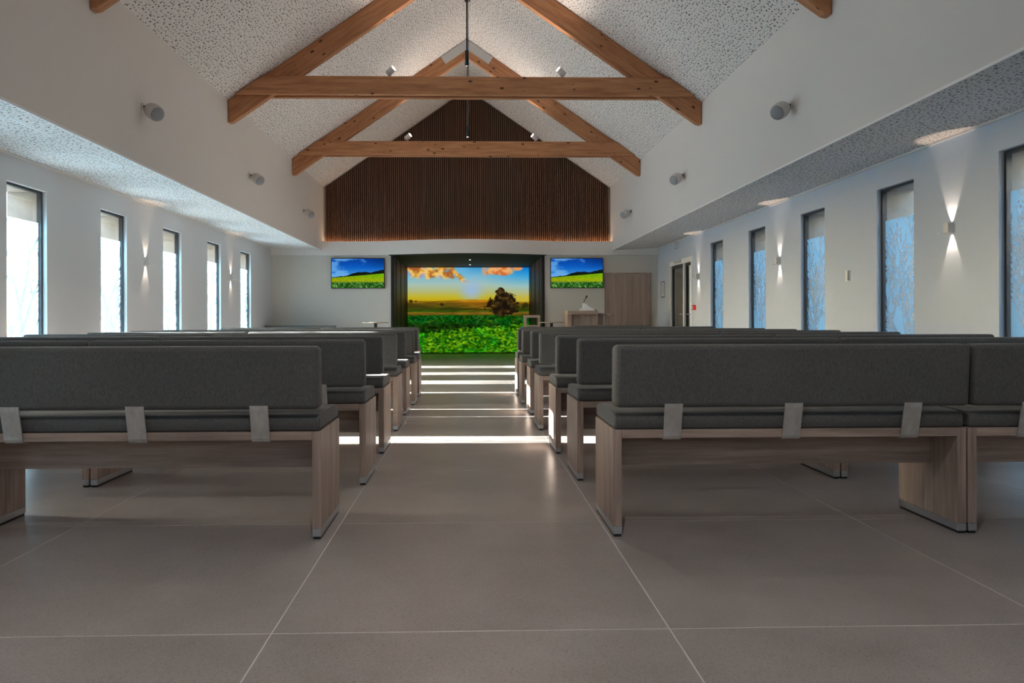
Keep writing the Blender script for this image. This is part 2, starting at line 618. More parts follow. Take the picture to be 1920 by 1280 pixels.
# ---- nave walls (upper) and aisle ceilings
def eave_z(x):
    return RIDGE_Z - abs(x - RIDGE_X) * (RIDGE_Z - EAVE) / 3.33
struct(box('wall_nave_left', NL - 0.14, NL, Y_REAR - 0.3, Y_SLAT + 0.05, SOF_IN + 0.012, EAVE + 0.2, M['white']), 'white upper wall above the left aisle')
struct(box('wall_nave_right', NR, NR + 0.14, Y_REAR - 0.3, Y_SLAT + 0.05, SOF_IN + 0.012, EAVE + 0.2, M['white']), 'white upper wall above the right aisle')
struct(box('trim_1', NL - 0.012, NL + 0.003, Y_REAR, Y_BAND, SOF_IN - 0.010, SOF_IN + 0.012, M['trim_white']), 'white edge bead under the left upper wall')
struct(box('trim_2', NR - 0.003, NR + 0.012, Y_REAR, Y_BAND, SOF_IN - 0.008, SOF_IN + 0.012, M['trim_white']), 'white edge bead under the right upper wall')

def uv_quad(name, corners, thick, mat, uvlen):
    """slab: visible face given by corners (seen from below), thickness upwards; UV in metres"""
    bm = bmesh.new()
    lo = [bm.verts.new(c) for c in corners]
    hi = [bm.verts.new((c[0], c[1], c[2] + thick)) for c in corners]
    uv = bm.loops.layers.uv.new('UVMap')
    f = bm.faces.new(lo)
    for l, (a, b) in zip(f.loops, uvlen):
        l[uv].uv = (a, b)
    bm.faces.new(list(reversed(hi)))
    for i in range(4):
        bm.faces.new((lo[i], lo[(i + 1) % 4], hi[(i + 1) % 4], hi[i]))
    me = bpy.data.meshes.new(name)
    bmesh.ops.recalc_face_normals(bm, faces=bm.faces[:])
    bm.to_mesh(me)
    bm.free()
    return link_mesh(name, me, mat)

YA, YB = Y_REAR - 0.3, Y_SLAT + 0.02
def aisle_ceiling(name, xi, xo, label):
    L = YB - YA
    W = abs(xo - xi)
    return struct(uv_quad(name, [(xi, YA, SOF_IN), (xi, YB, SOF_IN), (xo, YB, SOF_OUT), (xo, YA, SOF_OUT)], 0.011, M['perf'],
                  [(0, 0), (0, L), (W, L), (W, 0)]), label)
aisle_ceiling('ceiling_left', NL - 0.012, XL, 'white perforated aisle ceiling on the left')
aisle_ceiling('ceiling_right', NR + 0.012, XR, 'white perforated aisle ceiling on the right')
struct(box('trim_3', XL, XL + 0.02, Y_REAR, Y_BAND, SOF_OUT - 0.022, SOF_OUT, M['white']), 'thin white bead between left wall and aisle ceiling')
struct(box('trim_4', XR - 0.02, XR, Y_REAR, Y_BAND, SOF_OUT - 0.022, SOF_OUT, M['white']), 'thin white bead between right wall and aisle ceiling')

# sloped nave ceiling
def slope(name, xe, label):
    L, W = YB - YA, math.hypot(xe - RIDGE_X, RIDGE_Z - eave_z(xe))
    return struct(uv_quad(name, [(xe, YA, eave_z(xe)), (xe, YB, eave_z(xe)), (RIDGE_X, YB, RIDGE_Z), (RIDGE_X, YA, RIDGE_Z)], 0.25, M['perf'],
                  [(30, 0), (30, L), (30 + W, L), (30 + W, 0)]), label)
slope('ceiling', NL - 0.1, 'sloping white perforated ceiling, left slope')
slope('ceiling', NR + 0.1, 'sloping white perforated ceiling, right slope')
struct(box('ceiling_roof_left', XL - 0.9, NL - 0.02, YA, YB, SOF_OUT + 0.35, SOF_OUT + 0.5, M['roof']), 'aisle roof slab outside on the left')
struct(box('ceiling_roof_right', NR + 0.02, XR + 0.9, YA, YB, SOF_OUT + 0.35, SOF_OUT + 0.5, M['roof']), 'aisle roof slab outside on the right')

# access hatches in the left aisle ceiling (thin raised frames)
for k, ya in enumerate((5.97, 7.28, 8.64, 9.95)):
    hx0, hx1 = NL - 0.28, NL - 0.90
    zz = lambda x: SOF_IN + (SOF_OUT - SOF_IN) * (NL - x) / (NL - XL) - 0.004
    h = thing('access_hatch', ['nearest', 'second', 'third', 'farthest'][k] + ' white framed ceiling hatch in the left aisle ceiling', 'ceiling hatch', (hx0, ya, SOF_IN), 0, 'ceiling hatches')
    fr = bmesh.new()
    for (a, b, c, d) in ((0, -0.022, 0, 0.62), (-0.598, -0.62, 0, 0.62), (0, -0.62, 0, 0.022), (0, -0.62, 0.598, 0.62)):
        vs = add_box(fr, min(a, b), max(a, b), c, d, 0.0015, 0.006)
        for v in vs:
            v.co.z += zz(hx0 + v.co.x) - SOF_IN
    link_mesh('frame', mesh_from_bm('frame', fr), M['trim_white'], h)

# ---- back: lower wall, curved fascia, slatted gable
bm = bmesh.new()
zt = 2.5
add_box(bm, XL - 0.3, NX0, Y_BACK, Y_BACK + 0.25, 0, zt)
add_box(bm, NX1, XR + 0.3, Y_BACK, Y_BACK + 0.25, 0, zt)
add_box(bm, XL - 0.3, XR + 0.3, Y_BACK + 0.16, Y_BACK + 0.45, zt, 7.0)
struct(link_mesh('wall_back', mesh_from_bm('wall_back', bm), M['beige']), 'beige end wall around the screen niche')

BAND_B, BAND_T = 2.432, 2.745
pl = [(XL, Y_BAND)]
pl.append((-2.3, Y_BAND))
for k in range(1, 24):
    t = k / 24
    x = -2.3 + 4.5 * t
    pl.append((x, Y_BAND - 0.52 * math.sin(PI * t) ** 1.3))
pl += [(2.2, Y_BAND), (XR, Y_BAND), (XR, Y_BACK + 0.2), (XL, Y_BACK + 0.2)]
# the fascia stays under the aisle ceilings at its ends: two heights
bm = bmesh.new()
mid = [p for p in pl if NL <= p[0] <= NR]
mid = [(NL, Y_BAND)] + [p for p in mid] + [(NR, Y_BAND), (NR, Y_SLAT - 0.03), (NL, Y_SLAT - 0.03)]
add_prism(bm, mid, 'z', BAND_B, BAND_T)
add_prism(bm, [(XL, Y_BAND), (NL, Y_BAND), (NL, Y_SLAT), (XL, Y_SLAT)], 'z', BAND_B, SOF_OUT)
add_prism(bm, [(NR, Y_BAND), (XR, Y_BAND), (XR, Y_SLAT), (NR, Y_SLAT)], 'z', BAND_B, SOF_OUT)
struct(link_mesh('trim_5', mesh_from_bm('trim_5', bm), M['white']), 'white curved fascia below the slatted gable')

# slatted panel
slp = thing('slatted_panel', 'gable panel of narrow vertical brown wood slats above the white fascia', 'wall panel', (0, Y_SLAT, BAND_T))
SX0, SX1 = NL + 0.035, NR - 0.035
def g_z(x):
    return eave_z(x) - 0.012
bm = bmesh.new()
add_prism(bm, [(SX0, -0.1), (SX1, -0.1), (SX1, g_z(SX1) - BAND_T), (RIDGE_X, g_z(RIDGE_X) - BAND_T), (SX0, g_z(SX0) - BAND_T)], 'y', 0.0, 0.02)
link_mesh('backing_board', mesh_from_bm('backing_board', bm), M['slat_back'], slp)
NS = 146
pitch = (SX1 - SX0) / NS
for k in range(NS):
    xc = SX0 + (k + 0.5) * pitch
    w = pitch * 0.235
    bm = bmesh.new()
    add_prism(bm, [(-w, -0.08), (w, -0.08), (w, g_z(xc + w) - BAND_T - 0.004), (-w, g_z(xc - w) - BAND_T - 0.004)], 'y', -0.032, 0.0)
    link_mesh('slat', mesh_from_bm('slat', bm), M['slat'], slp, (xc, 0, 0))
# LED line lying on the ledge behind the fascia
led = thing('led_strip', 'thin warm led strip on the ledge at the foot of the slats', 'light', (0, Y_SLAT - 0.07, BAND_T))
box('strip', SX0, SX1, -0.008, 0.008, 0.0, 0.006, M['led'], led)

# ---- rear wall behind the camera, gable glazing and window band added for fill light
bm = bmesh.new()
GZ = 2.9                                     # sill of the added gable glazing
RW = (-2.9, 2.8, 1.55, 2.75)                 # added window band below the gable, lights the bench backs
add_box(bm, XL - 0.3, RW[0], Y_REAR - 0.3, Y_REAR, 0, GZ)
add_box(bm, RW[1], XR + 0.3, Y_REAR - 0.3, Y_REAR, 0, GZ)
add_box(bm, RW[0], RW[1], Y_REAR - 0.3, Y_REAR, 0, RW[2])
add_box(bm, RW[0], RW[1], Y_REAR - 0.3, Y_REAR, RW[3], GZ)
struct(link_mesh('wall_rear', mesh_from_bm('wall_rear', bm), M['white']), 'white wall behind the camera with added window band and gable glazing')
wf = struct(box('window_1', NL, NR, Y_REAR - 0.16, Y_REAR - 0.10, GZ, GZ + 0.07, M['dark_frame']), 'unseen gable glazing added behind the camera for fill light')
for xx in (NL, -1.72, -0.06, 1.6, NR - 0.06):
    box('mullion', xx, xx + 0.06, Y_REAR - 0.16, Y_REAR - 0.10, GZ + 0.07, eave_z(xx + 0.03) - 0.02, M['dark_frame'], wf)
prism('pane', [(NL, GZ), (NR, GZ), (NR, eave_z(NR)), (RIDGE_X, RIDGE_Z), (NL, eave_z(NL))], 'y', Y_REAR - 0.132, Y_REAR - 0.128, M['gable_fill_glass'], wf)
for xx in (RW[0], -0.06, RW[1] - 0.06):
    box('mullion', xx, xx + 0.06, Y_REAR - 0.16, Y_REAR - 0.10, RW[2], RW[3], M['dark_frame'], wf)
box('pane', RW[0], RW[1], Y_REAR - 0.132, Y_REAR - 0.128, RW[2], RW[3], M['band_fill_glass'], wf)
portal('portal_rear', (0, Y_REAR - 0.31, (RW[2] + RW[3]) / 2), (0, 1, 0), RW[1] - RW[0], RW[3] - RW[2])
portal('portal_gable', (0, Y_REAR - 0.33, (GZ + RIDGE_Z) / 2), (0, 1, 0), NR - NL, RIDGE_Z - GZ)

# ---- niche with the big screen
bm = bmesh.new()
add_box(bm, NX0 - 0.25, NX0 - 0.001, Y_BACK + 0.25, Y_SCREEN + 0.2, 0, 2.6)
add_box(bm, NX1 + 0.001, NX1 + 0.25, Y_BACK + 0.25, Y_SCREEN + 0.2, 0, 2.6)
struct(link_mesh('wall_niche', mesh_from_bm('wall_niche', bm), M['niche']), 'dark brown side walls of the screen niche')
struct(box('wall_niche_back', NX0 - 0.25, NX1 + 0.25, Y_SCREEN + 0.06, Y_SCREEN + 0.3, 0, 2.6, M['niche_black']), 'black wall behind the large screen')
bm = bmesh.new()
add_box(bm, NX0 - 0.25, NX1 + 0.25, Y_BACK + 0.1, Y_SCREEN + 0.3, BAND_B + 0.004, 2.62)
cv = [(x, Y_BAND - 0.52 * math.sin(PI * (x + 2.3) / 4.5) ** 1.3 + 0.004) for x in np.linspace(NX0 - 0.03, NX1 + 0.03, 25)]
add_prism(bm, cv + [(NX1 + 0.03, Y_BACK + 0.11), (NX0 - 0.03, Y_BACK + 0.11)], 'z', BAND_B - 0.005, BAND_B - 0.0005)
struct(link_mesh('ceiling_niche', mesh_from_bm('ceiling_niche', bm), M['niche_black']), 'black ceiling of the screen niche')
# dark jamb boards and vertical panels along the niche sides
for s, xe, nm in ((1, NX0, 'left'), (-1, NX1, 'right')):
    jb = thing('niche_lining', 'dark brown vertical boards lining the ' + nm + ' side of the niche', 'wall panel', (xe, Y_BACK, 0))
    box('jamb', min(0, s * 0.05), max(0, s * 0.05), -0.03, 0.27, 0, BAND_B, M['niche_black'], jb)
    y = 0.27
    for k, w in enumerate((0.62, 0.62, 0.62, 0.62, 0.62, 0.5)):
        box('board', min(0, s * (0.025 + 0.012 * (k % 2))), max(0, s * (0.025 + 0.012 * (k % 2))), y + 0.006, y + w - 0.006, 0, BAND_B, M['niche'], jb)
        y += w

# ================================================================== pictures for the screens
def fbm(w, h, sx, sy, octaves, seed):
    rng = np.random.RandomState(seed)
    out = np.zeros((h, w))
    amp, tot = 1.0, 0.0
    for o in range(octaves):
        gx, gy = int(sx * 2 ** o) + 2, int(sy * 2 ** o) + 2
        g = rng.rand(gy, gx)
        xs = np.linspace(0, gx - 1.001, w)
        ys = np.linspace(0, gy - 1.001, h)
        xi, yi = xs.astype(int), ys.astype(int)
        fx, fy = xs - xi, ys - yi
        fx, fy = fx * fx * (3 - 2 * fx), fy * fy * (3 - 2 * fy)
        a = g[np.ix_(yi, xi)] * (1 - fx) + g[np.ix_(yi, xi + 1)] * fx
        b = g[np.ix_(yi + 1, xi)] * (1 - fx) + g[np.ix_(yi + 1, xi + 1)] * fx
        out += amp * (a * (1 - fy)[:, None] + b * fy[:, None])
        tot += amp
        amp *= 0.55
    return out / tot

def sstep(a, b, x):
    t = np.clip((x - a) / (b - a), 0, 1)
    return t * t * (3 - 2 * t)

def grad(v, stops):
    p = [s[0] for s in stops]
    return np.stack([np.interp(v, p, [s[1][i] for s in stops]) for i in range(3)], -1)

def blend(img, col, a):
    a = a[..., None]
    return img * (1 - a) + np.array(col if np.ndim(col) == 1 else col) * a

def sunset(w, h):
    u, v = np.meshgrid((np.arange(w) + 0.5) / w, (np.arange(h) + 0.5) / h)
    sky = grad(v, [(0, (62, 150, 205)), (0.10, (120, 182, 208)), (0.2, (165, 190, 178)), (0.28, (178, 182, 120)), (0.34, (190, 178, 50)), (0.385, (196, 165, 18)), (1, (150, 120, 10))])
    right = grad(v, [(0, (10, 120, 205)), (0.10, (60, 160, 215)), (0.22, (150, 190, 190)), (0.30, (178, 182, 130)), (0.36, (196, 176, 60)), (1, (150, 120, 10))])
    img = sky * (1 - sstep(0.55, 1, u))[..., None] + right * sstep(0.55, 1, u)[..., None]
    img = blend(img, (120, 190, 225), sstep(0.14, 0.02, np.abs(u - 0.42)) * sstep(0.14, 0.0, v) * 0.6)
    img = blend(img, (150, 182, 225), sstep(0.15, 0.0, np.hypot(u - 0.525, (v - 0.275) * 0.75)) * 0.85)
    n1 = fbm(w, h, 7, 6, 5, 1)
    n2 = fbm(w, h, 14, 12, 4, 2)
    # clouds
    bot = np.interp(u, [0, 0.03, 0.15, 0.2, 0.33, 0.42, 0.5], [0.05, 0.11, 0.16, 0.11, 0.13, 0.17, 0.175])
    top = np.interp(u, [0, 0.12, 0.3, 0.38, 0.46, 0.5], [-0.1, -0.1, -0.1, 0.02, 0.13, 0.172])
    c1 = sstep(0.02, -0.03, v - bot - (n1 - 0.5) * 0.10) * sstep(-0.03, 0.02, v - top - (n2 - 0.5) * 0.05) * (u < 0.505)
    c1 *= sstep(0.36, 0.46, n1 + 0.12 * (1 - v / 0.2))
    cc = grad(n2, [(0.3, (165, 95, 50)), (0.42, (220, 160, 60)), (0.52, (240, 205, 120)), (0.62, (200, 165, 140)), (0.72, (160, 150, 180))])
    img = blend(img, cc, np.clip(c1, 0, 1))
    e2 = np.hypot((u - 0.77) / 0.11, (v - 0.035) / 0.065)
    c2 = sstep(1.1, 0.7, e2 + (n1 - 0.5) * 1.2)
    img = blend(img, grad(n2, [(0.3, (205, 110, 60)), (0.5, (240, 175, 105)), (0.7, (190, 150, 140))]), c2)
    e3 = np.hypot((u - 0.9) / 0.045, (v - 0.012) / 0.03)
    img = blend(img, (225, 150, 90), sstep(1.1, 0.7, e3 + (n1 - 0.5)))
    e4 = np.hypot((u - 0.63) / 0.02, (v - 0.035) / 0.06)
    img = blend(img, (200, 160, 130), sstep(1.2, 0.5, e4 + (n1 - 0.5)) * 0.8)
    # land
    hz = 0.385 + 0.008 * np.sin(u * 9) + 0.012 * (u > 0.88)
    land = grad(v, [(0.37, (185, 135, 20)), (0.42, (122, 88, 18)), (0.455, (84, 72, 18)), (0.49, (52, 66, 12)), (0.515, (44, 74, 12)), (0.53, (120, 92, 26)), (0.55, (110, 84, 20)), (0.57, (40, 78, 12)), (1, (40, 90, 5))])
    warm = sstep(0.25, 0.0, np.abs(u - 0.6)) * sstep(0.58, 0.45, v)
    land = blend(land, (190, 110, 20), warm * 0.38)
    land = land * (0.65 + 0.7 * fbm(w, h, 10, 60, 3, 5))[..., None]
    img = blend(img, land, sstep(-0.004, 0.004, v - hz))
    dl = sstep(0.3, 0, u) * sstep(0.40, 0.43, v) * sstep(0.5, 0.45, v)
    img = blend(img, (52, 50, 14), dl * 0.7)
    img = blend(img, (45, 38, 12), sstep(0.012, 0.0, np.abs(v - (0.475 + 0.03 * u) )) * sstep(0.25, 0.35, u) * sstep(0.75, 0.6, u) * 0.8)
    # fields in front
    g1 = np.clip((fbm(w, h, 60, 70, 3, 8) - 0.28) / 0.44, 0, 1)
    gl = np.clip((fbm(w, h, 45, 36, 3, 9) - 0.28) / 0.44, 0, 1)
    pat = np.clip((fbm(w, h, 9, 8, 3, 12) - 0.35) / 0.3, 0, 1)
    f1 = np.stack([8 + 62 * g1 ** 2 * pat, 44 + 82 * g1 * (0.5 + 0.5 * gl), 4 + 22 * gl], -1)
    img = blend(img, f1, sstep(0.545, 0.57, v - 0.03 * (u - 0.5) ** 2 - 0.02 * (u > 0.7) * (u - 0.7) * 3))
    sh = sstep(0.63, 0.69, v) * sstep(0.79 - 0.12 * u, 0.745 - 0.12 * u, v + (g1 - 0.5) * 0.03)
    img = blend(img, np.stack([8 + 22 * gl, 26 + 42 * gl, 3 + 8 * gl], -1), np.clip(sh * 1.4 * (1 - 0.5 * u), 0, 1))
    f2 = np.stack([22 + 112 * g1 ** 1.4 * (0.30 + 0.70 * pat), 78 + 104 * g1, 2 + 20 * gl], -1) * (0.74 + 0.34 * gl)[..., None]
    img = blend(img, f2, sstep(0.765 - 0.12 * u, 0.80 - 0.12 * u, v + (g1 - 0.5) * 0.03))
    # trees
    nt_ = fbm(w, h, 40, 30, 3, 21)
    half = np.interp(v, [0.235, 0.29, 0.36, 0.44, 0.52, 0.56], [0.012, 0.055, 0.09, 0.128, 0.11, 0.05])
    cr = sstep(1.12, 0.86, np.abs(u - (0.785 - 0.02 * (v < 0.3))) / half + (nt_ - 0.5) * 1.3) * (v > 0.235) * (v < 0.565 + (nt_ - 0.5) * 0.05)
    img = blend(img, grad(nt_, [(0.3, (26, 18, 12)), (0.6, (52, 40, 16)), (0.8, (96, 66, 30))]), np.clip(cr, 0, 1))
    tk = (np.abs(u - 0.788) < 0.006) & (v > 0.5) & (v < 0.585)
    img = blend(img, (38, 22, 14), tk.astype(float))
    for (a, b, r) in ((0.03, 0.395, 0.016), (0.07, 0.395, 0.008), (0.285, 0.43, 0.018), (0.96, 0.45, 0.03), (0.9, 0.46, 0.025)):
        e = np.hypot((u - a) / r, (v - b) / (r * 1.2))
        img = blend(img, (40, 40, 14), sstep(1.2, 0.7, e + (nt_ - 0.5)) * 0.85)
    img = blend(img, (20, 30, 10), sstep(0.988, 1.0, v) * 0.7)
    return np.clip(img, 0, 255)

def meadow(w, h):
    u, v = np.meshgrid((np.arange(w) + 0.5) / w, (np.arange(h) + 0.5) / h)
    img = grad(v, [(0, (8, 58, 150)), (0.3, (14, 92, 190)), (0.6, (70, 150, 220)), (1, (70, 150, 220))])
    n = fbm(w, h, 4, 5, 5, 31)
    wisp = sstep(0.5, 0.72, n + 0.25 * (0.5 - u) + 0.1 * v)
    img = blend(img, (120, 180, 232), wisp * 0.7)
    img = img * (1 - 0.25 * sstep(0.5, 1.0, u) * sstep(0.5, 0.0, v))[..., None]
    hill = np.interp(u, [0, 0.16, 0.28, 0.4, 0.5, 0.65, 0.75, 1.0], [0.635, 0.60, 0.59, 0.50, 0.455, 0.455, 0.47, 0.37]) + (fbm(w, h, 40, 2, 2, 4) - 0.5) * 0.03
    img = blend(img, (18, 26, 20), sstep(-0.006, 0.008, v - hill))
    edge = 0.655 - 0.15 * u
    fld = np.stack([112 + 42 * sstep(0.5, 0.8, v), 158 + 14 * u, 8 + 6 * u], -1)
    fld = fld * (0.9 + 0.2 * fbm(w, h, 30, 30, 2, 6))[..., None]
    img = blend(img, fld, sstep(-0.006, 0.006, v - edge))
    g = fbm(w, h, 50, 26, 2, 40)
    img = blend(img, np.stack([12 + 190 * g ** 2.6, 46 + 170 * g ** 1.8, 14 + 130 * g ** 3], -1), sstep(0.76, 0.83, v + (g - 0.5) * 0.1))
    return np.clip(img, 0, 255)

def srgb2lin(a):
    a = a / 255.0
    return np.where(a <= 0.04045, a / 12.92, ((a + 0.055) / 1.055) ** 2.4)

def picture_panel(name, img, W, H, parent, loc):
    """flat panel facing -Y, colours stored per cell corner"""
    h, w = img.shape[:2]
    xs = np.linspace(0, W, w)
    zs = np.linspace(H, 0, h)
    X, Z = np.meshgrid(xs, zs)
    co = np.stack([X, np.zeros_like(X), Z], -1).reshape(-1, 3)
    idx = np.arange(w * h).reshape(h, w)
    q = np.stack([idx[:-1, :-1], idx[1:, :-1], idx[1:, 1:], idx[:-1, 1:]], -1).reshape(-1, 4)
    me = bpy.data.meshes.new(name)
    me.vertices.add(len(co))
    me.vertices.foreach_set('co', co.astype(np.float32).ravel())
    me.loops.add(q.size)
    me.loops.foreach_set('vertex_index', q.astype(np.int32).ravel())
    me.polygons.add(len(q))
    me.polygons.foreach_set('loop_start', (np.arange(len(q)) * 4).astype(np.int32))
    me.polygons.foreach_set('loop_total', np.full(len(q), 4, dtype=np.int32))
    me.update(calc_edges=True)
    at = me.attributes.new('picture', 'FLOAT_COLOR', 'POINT')
    col = np.concatenate([srgb2lin(img).reshape(-1, 3), np.ones((w * h, 1))], -1)
    at.data.foreach_set('color', col.astype(np.float32).ravel())
    return link_mesh(name, me, M['screen'], parent, loc)

# large screen
SW, SH, SX = 3.44, 2.41, NX0 + 0.055
ls = thing('video_wall', 'large lit screen filling the niche with a sunrise meadow and a lone tree', 'screen', (SX, Y_SCREEN, 0))
box('frame', -0.02, SW + 0.02, 0.004, 0.055, 0.0, SH + 0.035, M['black'], ls)
picture_panel('picture', sunset(260, 184), SW, SH, ls, (0, 0, 0.02))

# two wall televisions
mead = meadow(150, 84)
tv_parts = None
for k, (x0, nm) in enumerate(((-3.165, 'left of the niche, over the round table'), (1.872, 'right of the niche, over the lectern'))):
    tv = thing('television', 'flat television showing a green field, ' + nm, 'television', (x0, Y_BACK, 1.675), 0, 'televisions')
    if k == 0:
        b_ = box('body', 0, 1.225, -0.062, -0.012, 0, 0.695, M['black'], tv, 0.004, 1)
        p_ = picture_panel('picture', mead, 1.195, 0.668, tv, (0.015, -0.0635, 0.0135))
        w_ = box('wall_mount', 0.45, 0.78, -0.02, 0.0, 0.2, 0.5, M['black'], tv)
        tv_parts = (b_, p_, w_)
    else:
        for q in tv_parts:
            c = q.copy()
            C.objects.link(c)
            c.parent = tv

# ================================================================== WINDOWS
NXG, NZG = 70, 188
def tree_mask(seed, lean=0.0, dense=1.0, thick=1.0):
    rng = random.Random(seed)
    W, H = WIN_W - 0.1, 1.86
    mask = np.zeros((NZG, NXG))
    xs = (np.arange(NXG) + 0.5) / NXG * W
    zs = (np.arange(NZG) + 0.5) / NZG * H
    X, Z = np.meshgrid(xs, zs)
    def stroke(p, q, r0, r1):
        d = (q[0] - p[0], q[1] - p[1])
        L2 = d[0] ** 2 + d[1] ** 2 + 1e-9
        t = np.clip(((X - p[0]) * d[0] + (Z - p[1]) * d[1]) / L2, 0, 1)
        dist = np.hypot(X - p[0] - t * d[0], Z - p[1] - t * d[1])
        r = (r0 + (r1 - r0) * t) * thick
        np.maximum(mask, sstep(0.006, -0.004, dist - r), out=mask)
    def leaf(x, z, s, a):
        dx, dz = X - x, Z - z
        ca_, sa_ = math.cos(a), math.sin(a)
        e = np.hypot((dx * ca_ + dz * sa_) / s, (-dx * sa_ + dz * ca_) / (s * 0.45))
        np.maximum(mask, sstep(1.3, 0.8, e), out=mask)
    def grow(p, a, L, r, depth):
        n = 4
        cur = p
        for i in range(n):
            a2 = a + rng.uniform(-0.16, 0.16)
            q = (cur[0] + math.sin(a2) * L / n, cur[1] + math.cos(a2) * L / n)
            stroke(cur, q, r * (1 - 0.12 * i), r * (1 - 0.12 * (i + 1)))
            cur = q
            if depth > 0 and i >= 1 and rng.random() < 0.75:
                grow(cur, a2 + rng.choice((-1, 1)) * rng.uniform(0.35, 0.75), L * rng.uniform(0.42, 0.62), r * 0.6, depth - 1)
        if depth > 0:
            for s in (-1, 1):
                grow(cur, a + s * rng.uniform(0.2, 0.5), L * rng.uniform(0.45, 0.65), r * 0.62, depth - 1)
        else:
            for _ in range(2):
                leaf(cur[0] + rng.uniform(-0.04, 0.04), cur[1] + rng.uniform(-0.02, 0.06), rng.uniform(0.010, 0.018), rng.uniform(0, PI))
    for k in range(int(3 * dense)):
        grow((W * rng.uniform(0.15, 0.85), -0.05), rng.uniform(-0.12, 0.12) + lean, rng.uniform(0.6, 0.85), rng.uniform(0.008, 0.013), 3)
    grow((W * rng.uniform(0.3, 0.6), -0.05), lean, 1.0, 0.017, 3)
    for _ in range(26):
        leaf(rng.uniform(0, W), rng.uniform(0.9, H - 0.1), rng.uniform(0.008, 0.016), rng.uniform(0, PI))
    return mask

def film_mesh(seed, width, **kw):
    mask = tree_mask(seed, **kw)
    ys = np.linspace(0, width, NXG)
    zs = np.linspace(0, 1.86, NZG)
    Yg, Zg = np.meshgrid(ys, zs)
    co = np.stack([np.zeros_like(Yg), Yg, Zg], -1).reshape(-1, 3)
    idx = np.arange(NXG * NZG).reshape(NZG, NXG)
    q = np.stack([idx[:-1, :-1], idx[:-1, 1:], idx[1:, 1:], idx[1:, :-1]], -1).reshape(-1, 4)
    me = bpy.data.meshes.new('film')
    me.from_pydata(co.tolist(), [], q.tolist())
    at = me.attributes.new('cut', 'FLOAT', 'POINT')
    at.data.foreach_set('value', mask.astype(np.float32).ravel())
    return me
films_l = [film_mesh(s, WIN_W - 0.07, dense=0.7, thick=1.9) for s in (11, 23, 37)]
films_r = [film_mesh(s, WIN_W - 0.10, dense=0.7) for s in (5, 17, 41)]

wcount = 2
def window(side, y0, width, film):
    global wcount
    s = 1 if side == 'right' else -1
    xin = XR if side == 'right' else XL
    w = bpy.data.objects.new('window_%d' % wcount, None)
    C.objects.link(w)
    w.location = (xin, y0, WIN_B)
    w['kind'] = 'structure'
    w['label'] = 'tall narrow frosted window with tree pattern in the %s wall' % side
    wcount += 1
    H = WIN_T - WIN_B
    xa, xb = s * 0.045, s * 0.092
    fr = bmesh.new()
    t = 0.027
    lo, hi = min(xa, xb), max(xa, xb)
    add_box(fr, lo, hi, 0, t, 0, H)
    add_box(fr, lo, hi, width - t, width, 0, H)
    add_box(fr, lo, hi, t, width - t, 0, t)
    add_box(fr, lo, hi, t, width - t, H - t, H)
    link_mesh('frame', mesh_from_bm('frame', fr), M['dark_frame'], w)
    xg = s * 0.075
    box('pane', xg - 0.003, xg + 0.003, t, width - t, t, H - t, M['glass'], w)
    f = link_mesh('privacy_film', film, M['film'], w, (xg - s * 0.006, t + 0.001, t))
    portal('portal', (xin + s * 0.43, y0 + width / 2, (WIN_B + WIN_T) / 2), (-s, 0, 0), width, H)
    return w
for k, y in enumerate(left_wins):
    window('left', y, WIN_W, films_l[k % 3])
for k, y in enumerate(right_wins):
    window('right', y, WIN_W - 0.03, films_r[k % 3])

# ================================================================== DOORS
# glazed double door in the right wall
y0, y1, zh = RDOOR
d1 = bpy.data.objects.new('door_1', None)
C.objects.link(d1)
d1.location = (XR, y0, 0)
d1['kind'] = 'structure'
d1['label'] = 'glazed double door with dark frames in the right wall'
W = y1 - y0
jt = bmesh.new()
add_box(jt, -0.012, 0.09, -0.0, 0.055, 0, zh)
add_box(jt, -0.012, 0.09, W - 0.055, W, 0, zh)
add_box(jt, -0.012, 0.09, 0.055, W - 0.055, zh - 0.10, zh)
add_box(jt, -0.012, 0.09, 0.52, 0.60, 0, zh - 0.10)
link_mesh('door_frame', mesh_from_bm('door_frame', jt), M['trim_white'], d1)
for (a, b) in ((0.06, 0.515), (0.605, W - 0.06)):
    lf = bmesh.new()
    add_box(lf, 0.02, 0.07, a, a + 0.05, 0.01, zh - 0.105)
    add_box(lf, 0.02, 0.07, b - 0.05, b, 0.01, zh - 0.105)
    add_box(lf, 0.02, 0.07, a + 0.05, b - 0.05, 0.01, 0.10)
    add_box(lf, 0.02, 0.07, a + 0.05, b - 0.05, zh - 0.16, zh - 0.105)
    leaf = link_mesh('door_leaf', mesh_from_bm('door_leaf', lf), M['dark_frame'], d1)
    box('pane', 0.042, 0.048, a + 0.05, b - 0.05, 0.10, zh - 0.16, M['glass'], leaf)
    hd = bmesh.new()
    yy = a + 0.03
    add_tube(hd, [(0.02, yy, 1.05), (-0.05, yy, 1.05), (-0.055, yy + 0.12, 1.05)], 0.011, 8)
    add_box(hd, 0.006, 0.02, yy - 0.018, yy + 0.018, 0.95, 1.15)
    link_mesh('door_handle', mesh_from_bm('door_handle', hd), M['chrome'], leaf)
cl = bmesh.new()
add_box(cl, -0.055, -0.012, 0.70, 0.98, zh - 0.07, zh - 0.005, 0.004)
add_box(cl, -0.10, -0.055, 0.98, 1.0, zh - 0.05, zh - 0.03)
link_mesh('door_closer', mesh_from_bm('door_closer', cl), M['grey_plastic'], d1)

